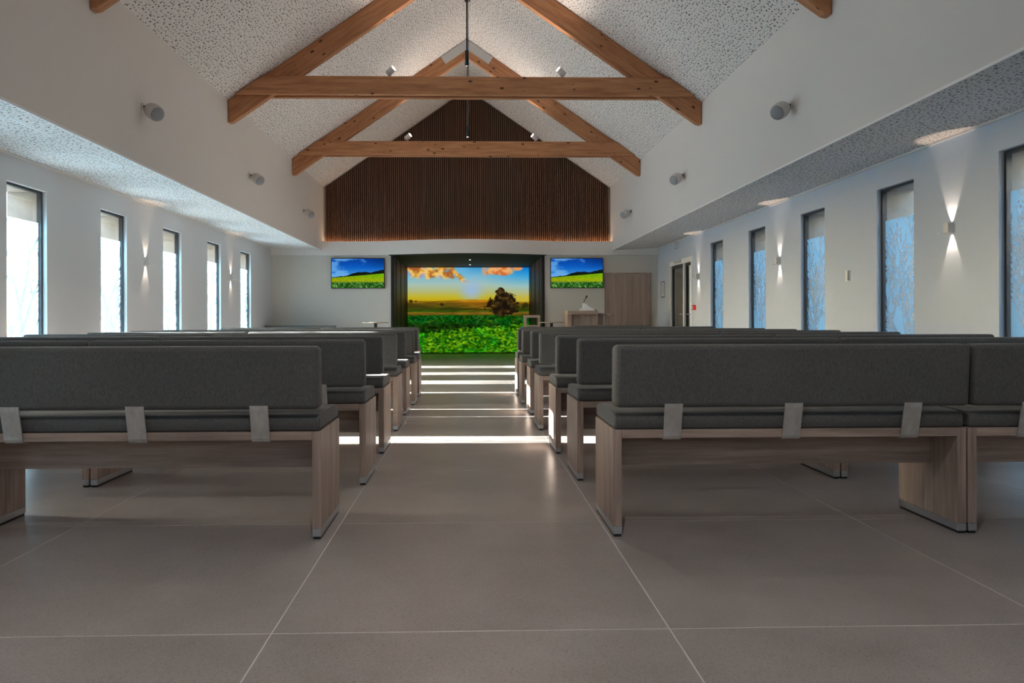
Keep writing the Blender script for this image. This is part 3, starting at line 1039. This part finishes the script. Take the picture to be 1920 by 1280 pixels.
# wooden door in the back wall
dx0, dx1, dz = 3.13, 4.22, 2.03
d2 = bpy.data.objects.new('door_2', None)
C.objects.link(d2)
d2.location = (dx0, Y_BACK, 0)
d2['kind'] = 'structure'
d2['label'] = 'grey-brown wooden door in the end wall beside the lectern'
W = dx1 - dx0
lf = box('door_leaf', 0.02, W - 0.05, -0.022, 0.0, 0.006, dz - 0.03, M['door_oak'], d2, 0.002)
fr = bmesh.new()
add_box(fr, 0, 0.018, -0.03, 0.0, 0, dz)
add_box(fr, W - 0.048, W, -0.03, 0.0, 0, dz)
add_box(fr, 0.018, W - 0.048, -0.03, 0.0, dz - 0.028, dz)
o = link_mesh('door_frame', mesh_from_bm('door_frame', fr), M['door_oak'], d2)
for z in (0.25, 1.0, 1.62):
    lathe('hinge', [(0.011, 0), (0.011, 0.11)], M['chrome'], d2, 10, Matrix.Translation((W - 0.045, -0.04, z)))
hd = bmesh.new()
add_tube(hd, [(0.09, -0.02, 1.05), (0.09, -0.07, 1.05), (0.21, -0.075, 1.05)], 0.010, 8)
add_lathe(hd, [(0.025, 0), (0.025, 0.008)], 16, aim((0, -1, 0), (0.09, -0.022, 1.05)))
link_mesh('door_handle', mesh_from_bm('door_handle', hd), M['chrome'], lf)

# baseboards
for nm, a in (('baseboard_left', (XL, XL + 0.012, Y_REAR, Y_BACK)),):
    struct(box(nm, a[0], a[1], a[2], a[3], 0, 0.07, M['trim_white']), 'low white skirting along the left wall')
bb = bmesh.new()
add_box(bb, XR - 0.012, XR, Y_REAR, RDOOR[0] - 0.01, 0, 0.07)
add_box(bb, XR - 0.012, XR, RDOOR[1] + 0.01, Y_BACK, 0, 0.07)
struct(link_mesh('baseboard_right', mesh_from_bm('baseboard_right', bb), M['trim_white']), 'low white skirting along the right wall')

# ================================================================== ROOF TRUSSES
SLOPE = math.atan2(RIDGE_Z - EAVE, 3.33)
def local_prism(name, poly, ya, yb, ang, parent, mat, origin, chamfer=0.004):
    """polygon given in truss XZ; object turned by ang about Y so the grain runs along its local x"""
    bm = bmesh.new()
    ox, oz = origin
    c, s = math.cos(ang), math.sin(ang)
    loc = []
    for (x, z) in poly:
        dx, dz_ = x - ox, z - oz
        loc.append((dx * c + dz_ * s, -dx * s + dz_ * c))
    add_prism(bm, loc, 'y', ya, yb)
    bmesh.ops.recalc_face_normals(bm, faces=bm.faces[:])
    es = bm.edges[:]
    bmesh.ops.bevel(bm, geom=es, offset=chamfer, segments=1, affect='EDGES', clamp_overlap=True)
    me = mesh_from_bm(name, bm)
    return link_mesh(name, me, mat, parent, (ox, 0, oz), (0, -ang, 0))

RV = 0.345                                   # vertical depth of a rafter
TB, TT = 4.085, 4.345                        # tie beam bottom / top
def truss(y, label):
    t = thing('roof_truss', label, 'roof truss', (0, y, 0), 0, 'pine roof trusses')
    xl, xr = NL + 0.008, NR - 0.008
    ez = lambda x: eave_z(x) - 0.006
    # left and right rafters, mitred at the ridge
    local_prism('rafter', [(xl, ez(xl)), (RIDGE_X - 0.002, ez(RIDGE_X)), (RIDGE_X - 0.002, ez(RIDGE_X) - RV), (xl + 0.06, ez(xl + 0.06) - RV), (xl, ez(xl) - RV + 0.03)], -0.05, 0.05, SLOPE, t, M['pine'], (xl, ez(xl) - RV / 2))
    local_prism('rafter', [(xr, ez(xr)), (xr, ez(xr) - RV + 0.03), (xr - 0.06, ez(xr - 0.06) - RV), (RIDGE_X + 0.002, ez(RIDGE_X) - RV), (RIDGE_X + 0.002, ez(RIDGE_X))], -0.05, 0.05, -SLOPE, t, M['pine'], (xr, ez(xr) - RV / 2))
    k = 3.33 / (RIDGE_Z - EAVE)
    xa = lambda z: RIDGE_X - (RIDGE_Z - 0.008 - z) * k
    xb = lambda z: RIDGE_X + (RIDGE_Z - 0.008 - z) * k
    poly = [(xa(TB), TB), (xb(TB), TB), (xb(TT), TT), (xa(TT), TT)]
    for (a, b) in ((-0.112, -0.052), (0.052, 0.112)):
        local_prism('tie_plank', poly, a, b, 0.0, t, M['pine'], (0, (TB + TT) / 2), 0.009)
    # pale steel gusset over the ridge joint
    gx, gd = 0.50, 0.20
    for s in (-1, 1):
        e = (RIDGE_X + s * gx, ez(RIDGE_X + s * gx) - 0.005)
        bx = RIDGE_X + s * (gx - 0.09)
        poly = [(RIDGE_X, ez(RIDGE_X) - 0.005), (RIDGE_X, ez(RIDGE_X) - gd), (bx, ez(bx) - gd + 0.0), e]
        bm = bmesh.new()
        add_prism(bm, poly, 'y', -0.062, -0.0505)
        add_prism(bm, poly, 'y', 0.0505, 0.062)
        link_mesh('gusset_plate', mesh_from_bm('gusset_plate', bm), M['gusset'], t)
    return t
TRUSS_Y = (6.70, 10.47, 14.22)
for y, lb in zip(TRUSS_Y, ('pine roof truss nearest the camera, only its rafter feet in view', 'middle pine roof truss with knotty tie beam', 'farthest pine roof truss in front of the slatted gable')):
    truss(y, lb)

# spotlights standing on the tie beams
WARM = (1.0, 0.85, 0.72)
for (y, xs, zz, names) in ((6.70, (-1.10, 1.31), TT, 'nearest'), (10.47, (-1.10, 1.31), TT, 'middle'), (14.22, (-1.165, 1.265), TT, 'farthest')):  # nearest pair is out of view, added to brighten the ceiling
    for s, x in zip((1, -1), xs):
        d = Vector((s * 0.75, -0.42, 0.5)).normalized()
        sp = thing('spotlight', 'small white spotlight on the %s end of the %s tie beam, lit' % ('left' if s > 0 else 'right', names), 'spotlight', (x, y, zz), 0, 'spotlights on the tie beams')
        lathe('foot', [(0.03, 0.0), (0.03, 0.012), (0.010, 0.014), (0.010, 0.075)], M['lamp_body'], sp, 16)
        base = Vector((0, 0, 0.105)) - d * 0.06
        lathe('lamp_head', [(0.0, 0.0), (0.042, 0.0), (0.045, 0.006), (0.045, 0.125), (0.041, 0.125), (0.041, 0.116), (0.0, 0.116)], M['lamp_body'], sp, 24, aim(d, base))
        lathe('lens', [(0.0, 0.1175), (0.0405, 0.1175), (0.0405, 0.122), (0.0, 0.122)], M['lens'], sp, 24, aim(d, base))
        L = spot('spot_light', base + d * 0.135, (s * 0.45, -0.35, 0.62), 16.0, math.radians(150), 1.0, WARM, sp, 0.03)

# ================================================================== PENDANTS
for y, zb, hh, lb, watts in ((0.60, 3.905, 0.18, 'added rod pendant above the camera, unseen, brightening the near floor', 75.0), (4.95, 3.905, 0.18, 'added rod pendant just ahead of the camera, out of frame', 18.0), (8.65, 3.905, 0.18, 'nearer black rod pendant hanging from the roof ridge', 8.0), (12.35, 3.99, 0.20, 'farther black rod pendant hanging in front of the slats', 8.0)):  # first two hang out of view, added as fill over the near floor
    p = thing('pendant_lamp', lb, 'pendant lamp', (-0.02, y, zb), 0, 'rod pendants under the ridge')
    top = RIDGE_Z - zb - 0.02
    lathe('ceiling_rose', [(0.045, top - 0.05), (0.045, top + 0.012)], M['black_shade'], p, 20)
    lathe('rod', [(0.0085, hh), (0.0085, top - 0.05)], M['black_shade'], p, 12)
    tube('cable', [(0.019, 0, hh), (0.020, 0, hh + 0.6), (0.020, 0, top - 0.04)], 0.0045, M['chrome'] if y < 10 else M['black'], p, 8)
    spot('down_light', (0, 0, 0.004), (0, 0, -1), watts, math.radians(155), 1.0, (1.0, 0.93, 0.87), p, 0.02)
    lathe('shade', [(0.0, 0.02), (0.021, 0.02), (0.021, 0.0), (0.0235, 0.0), (0.0235, hh - 0.004), (0.02, hh), (0.0, hh)], M['black_shade'], p, 24)
    lathe('end_ring', [(0.0205, 0.001), (0.0205, 0.008), (0.017, 0.008), (0.017, 0.001), (0.0205, 0.001)], M['black_shade'] if y < 10 else M['chrome'], p, 24)

# ================================================================== SPEAKERS
order = ['nearest', 'middle', 'farthest']
for side, xw, s, spots in (('left', NL, 1, ((7.72, 3.11), (11.45, 3.13), (15.1, 3.13))), ('right', NR, -1, ((7.5, 3.09), (11.3, 3.12), (15.0, 3.11)))):
    for k, (y, z) in enumerate(spots):
        t = thing('wall_speaker', '%s small rounded white loudspeaker on the %s upper wall' % (order[k], side), 'speaker', (xw, y, z), 0, 'loudspeakers on the upper walls')
        lathe('wall_plate', [(0.0, 0), (0.038, 0), (0.038, 0.012), (0.0, 0.014)], M['grey_plastic'], t, 20, aim((s, 0, 0), (0.0005 * s, 0, 0.04)))
        tube('bracket', [(s * 0.01, 0, 0.04), (s * 0.06, -0.005, 0.04), (s * 0.09, -0.012, 0.015)], 0.013, M['black'], t, 10)
        d = Vector((s * 0.72, -0.50, -0.50)).normalized()
        ctr = Vector((s * 0.125, -0.03, -0.02))
        prof = [(0.0, -0.100), (0.035, -0.096), (0.060, -0.080), (0.075, -0.050), (0.083, -0.01), (0.084, 0.03), (0.078, 0.075), (0.074, 0.078), (0.0, 0.078)]
        lathe('shell', prof, M['grey_plastic'], t, 28, aim(d, ctr))
        lathe('grille', [(0.0, 0.0785), (0.073, 0.0785), (0.070, 0.088), (0.050, 0.097), (0.0, 0.102)], M['grille'], t, 28, aim(d, ctr))

# ================================================================== SCONCES
sc_spots = [('left', XL, 1, (10.46, 14.16)), ('right', XR, -1, (6.62, 10.35, 14.05))]
for side, xw, s, ys in sc_spots:
    for k, y in enumerate(ys):
        lb = '%s up-and-down wall light on the %s wall' % ((['nearer', 'farther'] if len(ys) == 2 else ['nearest', 'middle', 'farthest'])[k], side)
        t = thing('wall_sconce', lb, 'wall light', (xw, y, 1.765), 0, 'up and down wall lights')
        bm = bmesh.new()
        def sb(x0, x1, *r):
            add_box(bm, min(s * x0, s * x1), max(s * x0, s * x1), *r)
        sb(0.006, 0.062, -0.032, -0.028, -0.046, 0.046)
        sb(0.006, 0.062, 0.028, 0.032, -0.046, 0.046)
        sb(0.058, 0.062, -0.028, 0.028, -0.046, 0.046)
        link_mesh('lamp_body', mesh_from_bm('lamp_body', bm), M['lamp_body'], t)
        box('back_plate', min(0, s * 0.006), max(0, s * 0.006), -0.032, 0.032, -0.046, 0.046, M['lamp_body'], t)
        box('flap', min(s * 0.055, s * 0.120), max(s * 0.055, s * 0.120), -0.032, 0.032, -0.051, -0.0465, M['trim_white'], t)
        box('bulb', min(s * 0.0065, s * 0.040), max(s * 0.0065, s * 0.040), -0.012, 0.012, -0.004, 0.004, M['warm_lens'], t)
        for up in (1, -1):
            spot('beam', (s * 0.030, 0, up * 0.010), (-s * 0.10, 0, up), 5.0 if side == 'right' else 4.0, math.radians(50), 0.35, (1.0, 0.78, 0.60), t, 0.004)

# ================================================================== BENCHES
BW, BD = 1.555, 0.45
def rounded(name, x0, x1, y0, y1, z0, z1, r, seg, mat, parent, crown=0.0, vr=None):
    """soft cushion: box with vertical corners and edges rounded, slightly crowned top"""
    bm = bmesh.new()
    add_box(bm, x0, x1, y0, y1, z0, z1, r, seg)
    for f in bm.faces:
        f.smooth = f.calc_area() < 0.02
    return link_mesh(name, mesh_from_bm(name, bm), mat, parent)

def make_bench():
    t = thing('bench', 'x', 'bench', (0, 0, 0))
    h = BW / 2
    pt = 0.038
    for s in (-1, 1):
        a, b = (-h, -h + pt) if s < 0 else (h - pt, h)
        p = box('side_panel', a, b, 0, BD, 0.045, 0.464, M['oak_z'], t, 0.0015)
        box('foot_strip', a, b, 0.0, BD, 0.012, 0.0445, M['foot'], p, 0.001)
        box('floor_pad', a + 0.004, b - 0.004, 0.004, BD - 0.004, 0.0, 0.012, M['black'], p)
    box('seat_board', -h + pt + 0.0005, h - pt - 0.0005, 0, BD, 0.427, 0.464, M['oak_x'], t, 0.0015)
    box('apron', -h + pt + 0.0005, h - pt - 0.0005, 0.19, 0.228, 0.275, 0.4265, M['oak_x'], t, 0.001)
    cb = bmesh.new()
    prof = [(0.012, 0.466), (0.004, 0.474), (0.003, 0.505), (0.008, 0.520), (0.020, 0.530), (0.055, 0.535), (0.12, 0.537), (0.24, 0.538), (0.36, 0.537),
            (0.43, 0.533), (0.452, 0.525), (0.462, 0.510), (0.463, 0.478), (0.455, 0.466)]
    add_prism(cb, prof, 'x', -h + 0.006, h - 0.006)
    caps = [e for e in cb.edges if abs(e.verts[0].co.x - e.verts[1].co.x) < 1e-6]
    bmesh.ops.bevel(cb, geom=caps, offset=0.012, segments=3, profile=0.5, affect='EDGES', clamp_overlap=True)
    for f in cb.faces:
        f.smooth = len(f.verts) <= 4
    link_mesh('seat_cushion', mesh_from_bm('seat_cushion', cb), M['fabric'], t)
    # backrest: soft slab leaning back a little
    bk = bmesh.new()
    add_box(bk, -h + 0.004, h - 0.004, -0.035, 0.070, 0.562, 0.832, 0.022, 4)
    for v in bk.verts:
        v.co.y -= (v.co.z - 0.566) * 0.05
    for f in bk.faces:
        f.smooth = f.calc_area() < 0.03
    link_mesh('backrest', mesh_from_bm('backrest', bk), M['fabric'], t)
    # three bent steel straps carrying the backrest
    for dx in (-0.522, 0.0, 0.522):
        prof = [(0.0, 0.5), (-0.001, 0.437)]
        out = [(-0.036, 0.580), (-0.034, 0.560), (-0.0095, 0.452), (-0.007, 0.437), (-0.002, 0.425), (0.008, 0.419), (0.12, 0.418)]
        inn = [(0.12, 0.424), (0.010, 0.425), (0.003, 0.430), (-0.001, 0.439), (-0.0035, 0.453), (-0.028, 0.561), (-0.030, 0.580)]
        bm = bmesh.new()
        add_prism(bm, out + inn, 'x', dx - 0.039, dx + 0.039)
        link_mesh('back_strap', mesh_from_bm('back_strap', bm), M['steel'], t)
    return t

def copy_tree(o, parent=None):
    c = o.copy()
    C.objects.link(c)
    if parent is not None:
        c.parent = parent
    for ch in list(o.children):
        copy_tree(ch, c)
    return c

bench0 = make_bench()
ordn = ['first', 'second', 'third', 'fourth', 'fifth', 'sixth', 'seventh', 'eighth']
row_l = [3.205, 4.25, 5.255, 6.315, 7.375, 8.255, 9.14]
row_r = [3.20, 4.32, 5.20, 6.315, 7.37, 8.315, 9.24]
used = False
def put_bench(xc, y, rz, label, group):
    global used
    b = bench0 if not used else copy_tree(bench0)
    used = True
    b.location = (xc, y, 0)
    b.rotation_euler = (0, 0, rz)
    b['label'] = label
    b['group'] = group
xs_l = [-0.640, -0.592, -0.605, -0.612, -0.627, -0.610, -0.622]
xs_r = [0.622, 0.628, 0.605, 0.592, 0.605, 0.585, 0.595]
PITCH = BW + 0.009
for k in range(7):
    for j, where in ((0, 'beside the aisle'), (1, 'beside the windows')):
        put_bench(xs_l[k] - BW / 2 - j * PITCH, row_l[k], 0, 'charcoal cushioned bench %s, left block, %s row from the camera' % (where, ordn[k]), 'benches in rows')
        put_bench(xs_r[k] + BW / 2 + j * PITCH, row_r[k], 0, 'charcoal cushioned bench %s, right block, %s row from the camera' % (where, ordn[k]), 'benches in rows')
for s, nm in ((-1, 'left'), (1, 'right')):
    for j, where in ((0, 'nearer the screen niche'), (1, 'at the wall end')):
        put_bench(s * (0.80 + BW / 2 + j * PITCH), 11.8, 0, 'charcoal cushioned bench of the separate front row, %s block, %s' % (nm, where), 'benches in rows')
put_bench(-3.70, 16.35, 0, 'charcoal bench standing alone in the far left corner below the beige wall', 'benches in rows')
put_bench(2.85, 14.7, 0, 'charcoal bench standing alone in front of the lectern at far right', 'benches in rows')

# ================================================================== FURNITURE AT THE FRONT
# lectern
lec = thing('lectern', 'grey-brown wooden lectern with thick top below the right television', 'lectern', (2.06, 15.6, 0))
box('top_board', 0, 0.66, -0.04, 0.46, 1.055, 1.135, M['oak_x'], lec, 0.003)
box('side_panel', 0, 0.095, -0.04, 0.46, 0.0, 1.0545, M['oak_z'], lec, 0.002)
box('side_panel', 0.62, 0.66, 0.02, 0.46, 0.0, 1.0545, M['oak_z'], lec, 0.002)
box('front_panel', 0.0955, 0.6195, 0.05, 0.09, 0.0, 1.0545, M['oak_z'], lec, 0.002)
box('side_shelf', 0.6605, 0.93, 0.06, 0.42, 1.045, 1.085, M['oak_x'], lec, 0.002)
box('shelf_support', 0.66, 0.80, 0.10, 0.14, 0.0, 1.0445, M['oak_z'], lec, 0.002)
# microphone on its base
mic = thing('microphone', 'black gooseneck microphone on the white base unit on the lectern', 'microphone', (2.36, 15.72, 1.135))
bm = bmesh.new()
add_prism(bm, [(0.0, 0.0), (0.30, 0.0), (0.28, 0.03), (0.17, 0.09), (0.09, 0.16), (0.06, 0.16), (0.05, 0.05), (0.0, 0.045)], 'y', -0.09, 0.09)
link_mesh('base_unit', mesh_from_bm('base_unit', bm), M['trim_white'], mic)
tube('gooseneck', [(0.07, 0, 0.155), (0.09, 0, 0.22), (0.12, 0, 0.27)], 0.008, M['black'], mic, 8)
tube('mic_head', [(0.115, 0, 0.262), (0.122, 0, 0.274), (0.145, 0, 0.315), (0.149, 0, 0.322)], [0.010, 0.017, 0.017, 0.010], M['black'], mic, 10)
tube('connector', [(0.30, 0, 0.012), (0.325, 0.0, 0.012), (0.34, 0, 0.02)], 0.01, M['black'], mic, 8)

# round high tables
M['table_top'] = wood('table_top', (0.25, 0.20, 0.15), (0.42, 0.36, 0.29), (3, 30, 30))
for (x, y, z, lb) in ((-1.965, 15.6, 0.905, 'small round pedestal table left of the niche'), (1.765, 15.9, 0.90, 'small round pedestal table between the niche and the lectern')):
    t = thing('pedestal_table', lb, 'table', (x, y, 0), 0, 'round pedestal tables')
    lathe('table_top', [(0, z - 0.022), (0.255, z - 0.022), (0.27, z - 0.015), (0.27, z - 0.003), (0.265, z), (0, z)], M['table_top'], t, 40)
    lathe('pole', [(0.033, 0.02), (0.033, z - 0.03), (0.09, z - 0.0225)], M['black'], t, 20)
    lathe('base', [(0.0, 0.0), (0.2, 0.0), (0.2, 0.010), (0.05, 0.022), (0.0, 0.022)], M['black'], t, 32)

# open wooden stand by the right niche edge
st = thing('open_stand', 'open wooden frame stand at the right edge of the screen niche', 'stand', (1.21, 16.35, 0))
box('side_panel', 0, 0.055, 0, 0.30, 0, 0.995, M['oak_z'], st, 0.002)
box('side_panel', 0.30, 0.355, 0, 0.30, 0, 0.995, M['oak_z'], st, 0.002)
box('top_board', 0, 0.355, 0, 0.30, 0.9955, 1.05, M['oak_x'], st, 0.002)
for z in (0.80, 0.55):
    box('shelf', 0.0555, 0.2995, 0.01, 0.29, z, z + 0.03, M['oak_x'], st, 0.001)

# ================================================================== SMALL WALL FITTINGS
# exit sign
ex = thing('exit_sign', 'small pale exit sign box with running figure above the glazed door', 'sign', (XR, 15.45, 2.41))
box('housing', -0.05, -0.0005, -0.07, 0.07, 0.0, 0.16, M['grey_plastic'], ex, 0.003)
box('face', -0.0525, -0.0505, -0.062, 0.062, 0.01, 0.15, plain('sign_grey', (0.20, 0.24, 0.25), 0.5), ex)
bm = bmesh.new()
add_box(bm, -0.0545, -0.053, -0.045, 0.0, 0.03, 0.13)                # door shape
add_box(bm, -0.0545, -0.053, 0.015, 0.030, 0.06, 0.105)             # running figure: trunk
add_box(bm, -0.0545, -0.053, 0.013, 0.030, 0.112, 0.128)            # head
add_box(bm, -0.0545, -0.053, 0.030, 0.048, 0.088, 0.096)            # arm
add_box(bm, -0.0545, -0.053, 0.004, 0.016, 0.03, 0.066)             # leg
add_box(bm, -0.0545, -0.053, 0.030, 0.046, 0.052, 0.062)            # leg
link_mesh('pictogram', mesh_from_bm('pictogram', bm), M['paper'], ex)

# framed notice
nf = thing('framed_notice', 'small framed pale notice between the glazed door and the end wall', 'picture frame', (XR, 16.62, 1.44))
bm = bmesh.new()
for (a, b, c, d) in ((-0.15, -0.125, 0, 0.36), (0.125, 0.15, 0, 0.36), (-0.125, 0.125, 0, 0.025), (-0.125, 0.125, 0.335, 0.36)):
    add_box(bm, -0.018, -0.0005, a, b, c, d)
link_mesh('frame', mesh_from_bm('frame', bm), M['chrome'], nf)
box('sheet', -0.008, -0.002, -0.125, 0.125, 0.025, 0.335, M['paper'], nf)
bm = bmesh.new()
for i in range(6):
    z = 0.28 - i * 0.038
    add_box(bm, -0.0088, -0.0079, -0.09 + 0.02 * (i % 2), 0.09 - 0.03 * (i % 3), z, z + 0.009)
link_mesh('print', mesh_from_bm('print', bm), plain('ink', (0.16, 0.17, 0.2), 0.7), nf)

# fire call point
fc = thing('fire_call_point', 'small red fire call point beside the glazed door', 'alarm', (XR, 14.27, 1.125))
box('housing', -0.055, -0.0005, -0.05, 0.05, 0, 0.1, M['red'], fc, 0.004)
box('glass_plate', -0.058, -0.0555, -0.028, 0.028, 0.028, 0.075, M['paper'], fc)

# slim wall control
wc = thing('wall_control', 'slim white wall control with a grey edge between two right windows', 'switch', (XR, 8.46, 1.38))
box('plate', -0.014, -0.0005, -0.045, 0.045, 0, 0.125, M['trim_white'], wc, 0.002)
box('key', -0.024, -0.0145, -0.04, -0.016, 0.006, 0.119, plain('key_grey', (0.3, 0.31, 0.33), 0.5), wc, 0.001)

# niche ceiling downlights
for k, y in enumerate((18.3, 19.9)):
    t = thing('downlight', ['front', 'rear'][k] + ' small recessed downlight in the black niche ceiling', 'downlight', (0.02, y, BAND_B + 0.004), 0, 'niche downlights')
    lathe('ring', [(0.023, -0.008), (0.035, -0.008), (0.035, 0.0), (0.023, 0.0), (0.023, -0.008)], M['black'], t, 20)
    lathe('lens', [(0.0, -0.009), (0.022, -0.009), (0.022, 0.0), (0, 0)], emitter('niche_lens', (1, 0.95, 0.9), 9.0 * EMIT) if k == 0 else bpy.data.materials['niche_lens'], t, 20)

# ================================================================== OUTSIDE
struct(box('ground', -60, 60, -40, 60, -0.4, -0.13, M['pave']), 'pale paving outside')
# unseen wing-shaped block, added to keep the sun off the near left windows
bw = thing('sun_blocker', 'unseen block added to keep the sun off the near left windows', 'building', (-15.0, 1.0, -0.13))
box('wall', -2, 1.2, -9, 3.8, 0, 6.1, M['brick_ext'], bw)
box('roof', -2.2, 1.4, -9.2, 3.85, 6.1, 6.25, M['roof'], bw)
# dim hall behind the glazed door
vb = bmesh.new()
vx0, vx1, vy0, vy1 = XR + 0.425, XR + 4.5, 13.75, 19.5
add_box(vb, vx1, vx1 + 0.15, vy0, vy1, -0.13, 2.9)
add_box(vb, vx0, vx1, vy1, vy1 + 0.15, -0.13, 2.9)
add_box(vb, vx0, vx1, vy0 - 0.15, vy0, -0.13, 2.9)
add_box(vb, vx0, vx1 + 0.15, vy0 - 0.15, vy1 + 0.15, 2.6, 2.9)
add_box(vb, vx0, vx1, vy0, vy1, -0.13, -0.01)
struct(link_mesh('wall_hall', mesh_from_bm('wall_hall', vb), M['beige']), 'dim hall behind the glazed door')
# building across the path on the right
br = thing('neighbour_building', 'beige building with dark windows seen through the right windows', 'building', (9.6, 6, -0.13))
box('wall', 0, 4, -14, 7, 0, 4.6, M['brick_ext'], br)
box('roof', -0.3, 4.3, -14.3, 7.2, 4.6, 4.8, M['roof'], br)
for k in range(5):
    f = box('window', -0.03, 0.0, -12 + k * 3.6, -10.8 + k * 3.6, 0.9, 2.5, M['dark_frame'], br)
    box('pane', -0.04, -0.031, -11.9 + k * 3.6, -10.9 + k * 3.6, 1.0, 2.4, M['glass'], f)

def branch_tree(name, x, y, seed, label, h=5.0):
    rng = random.Random(seed)
    t = thing(name, label, 'tree', (x, y, -0.13), 0, 'bare trees outside')
    trunk, twigs = bmesh.new(), bmesh.new()
    def grow(p, d, L, r, depth, bm):
        pts, rad = [p], [r]
        cur, dd = Vector(p), Vector(d)
        for i in range(4):
            dd = (dd + Vector((rng.uniform(-.18, .18), rng.uniform(-.18, .18), rng.uniform(-.02, .12)))).normalized()
            cur = cur + dd * L / 4
            pts.append(cur.copy())
            rad.append(r * (1 - 0.14 * (i + 1)))
            if depth > 0 and i >= 1:
                nd_ = (dd + Vector((rng.uniform(-1, 1), rng.uniform(-1, 1), rng.uniform(0, 0.6)))).normalized()
                grow(cur.copy(), nd_, L * 0.6, r * 0.55, depth - 1, twigs)
        add_tube(bm, pts, rad, 6)
    grow((0, 0, 0), (0, 0, 1), h * 0.62, 0.10, 3, trunk)
    link_mesh('trunk', mesh_from_bm('trunk', trunk), M['bark'], t)
    link_mesh('branches', mesh_from_bm('branches', twigs), M['bark'], t)
for i, (x, y) in enumerate(((-9.6, 16.6), (-12.5, 19.6))):
    branch_tree('bare_tree', x, y, 50 + i, ['nearer', 'farther'][i] + ' bare tree outside the nearest left window')
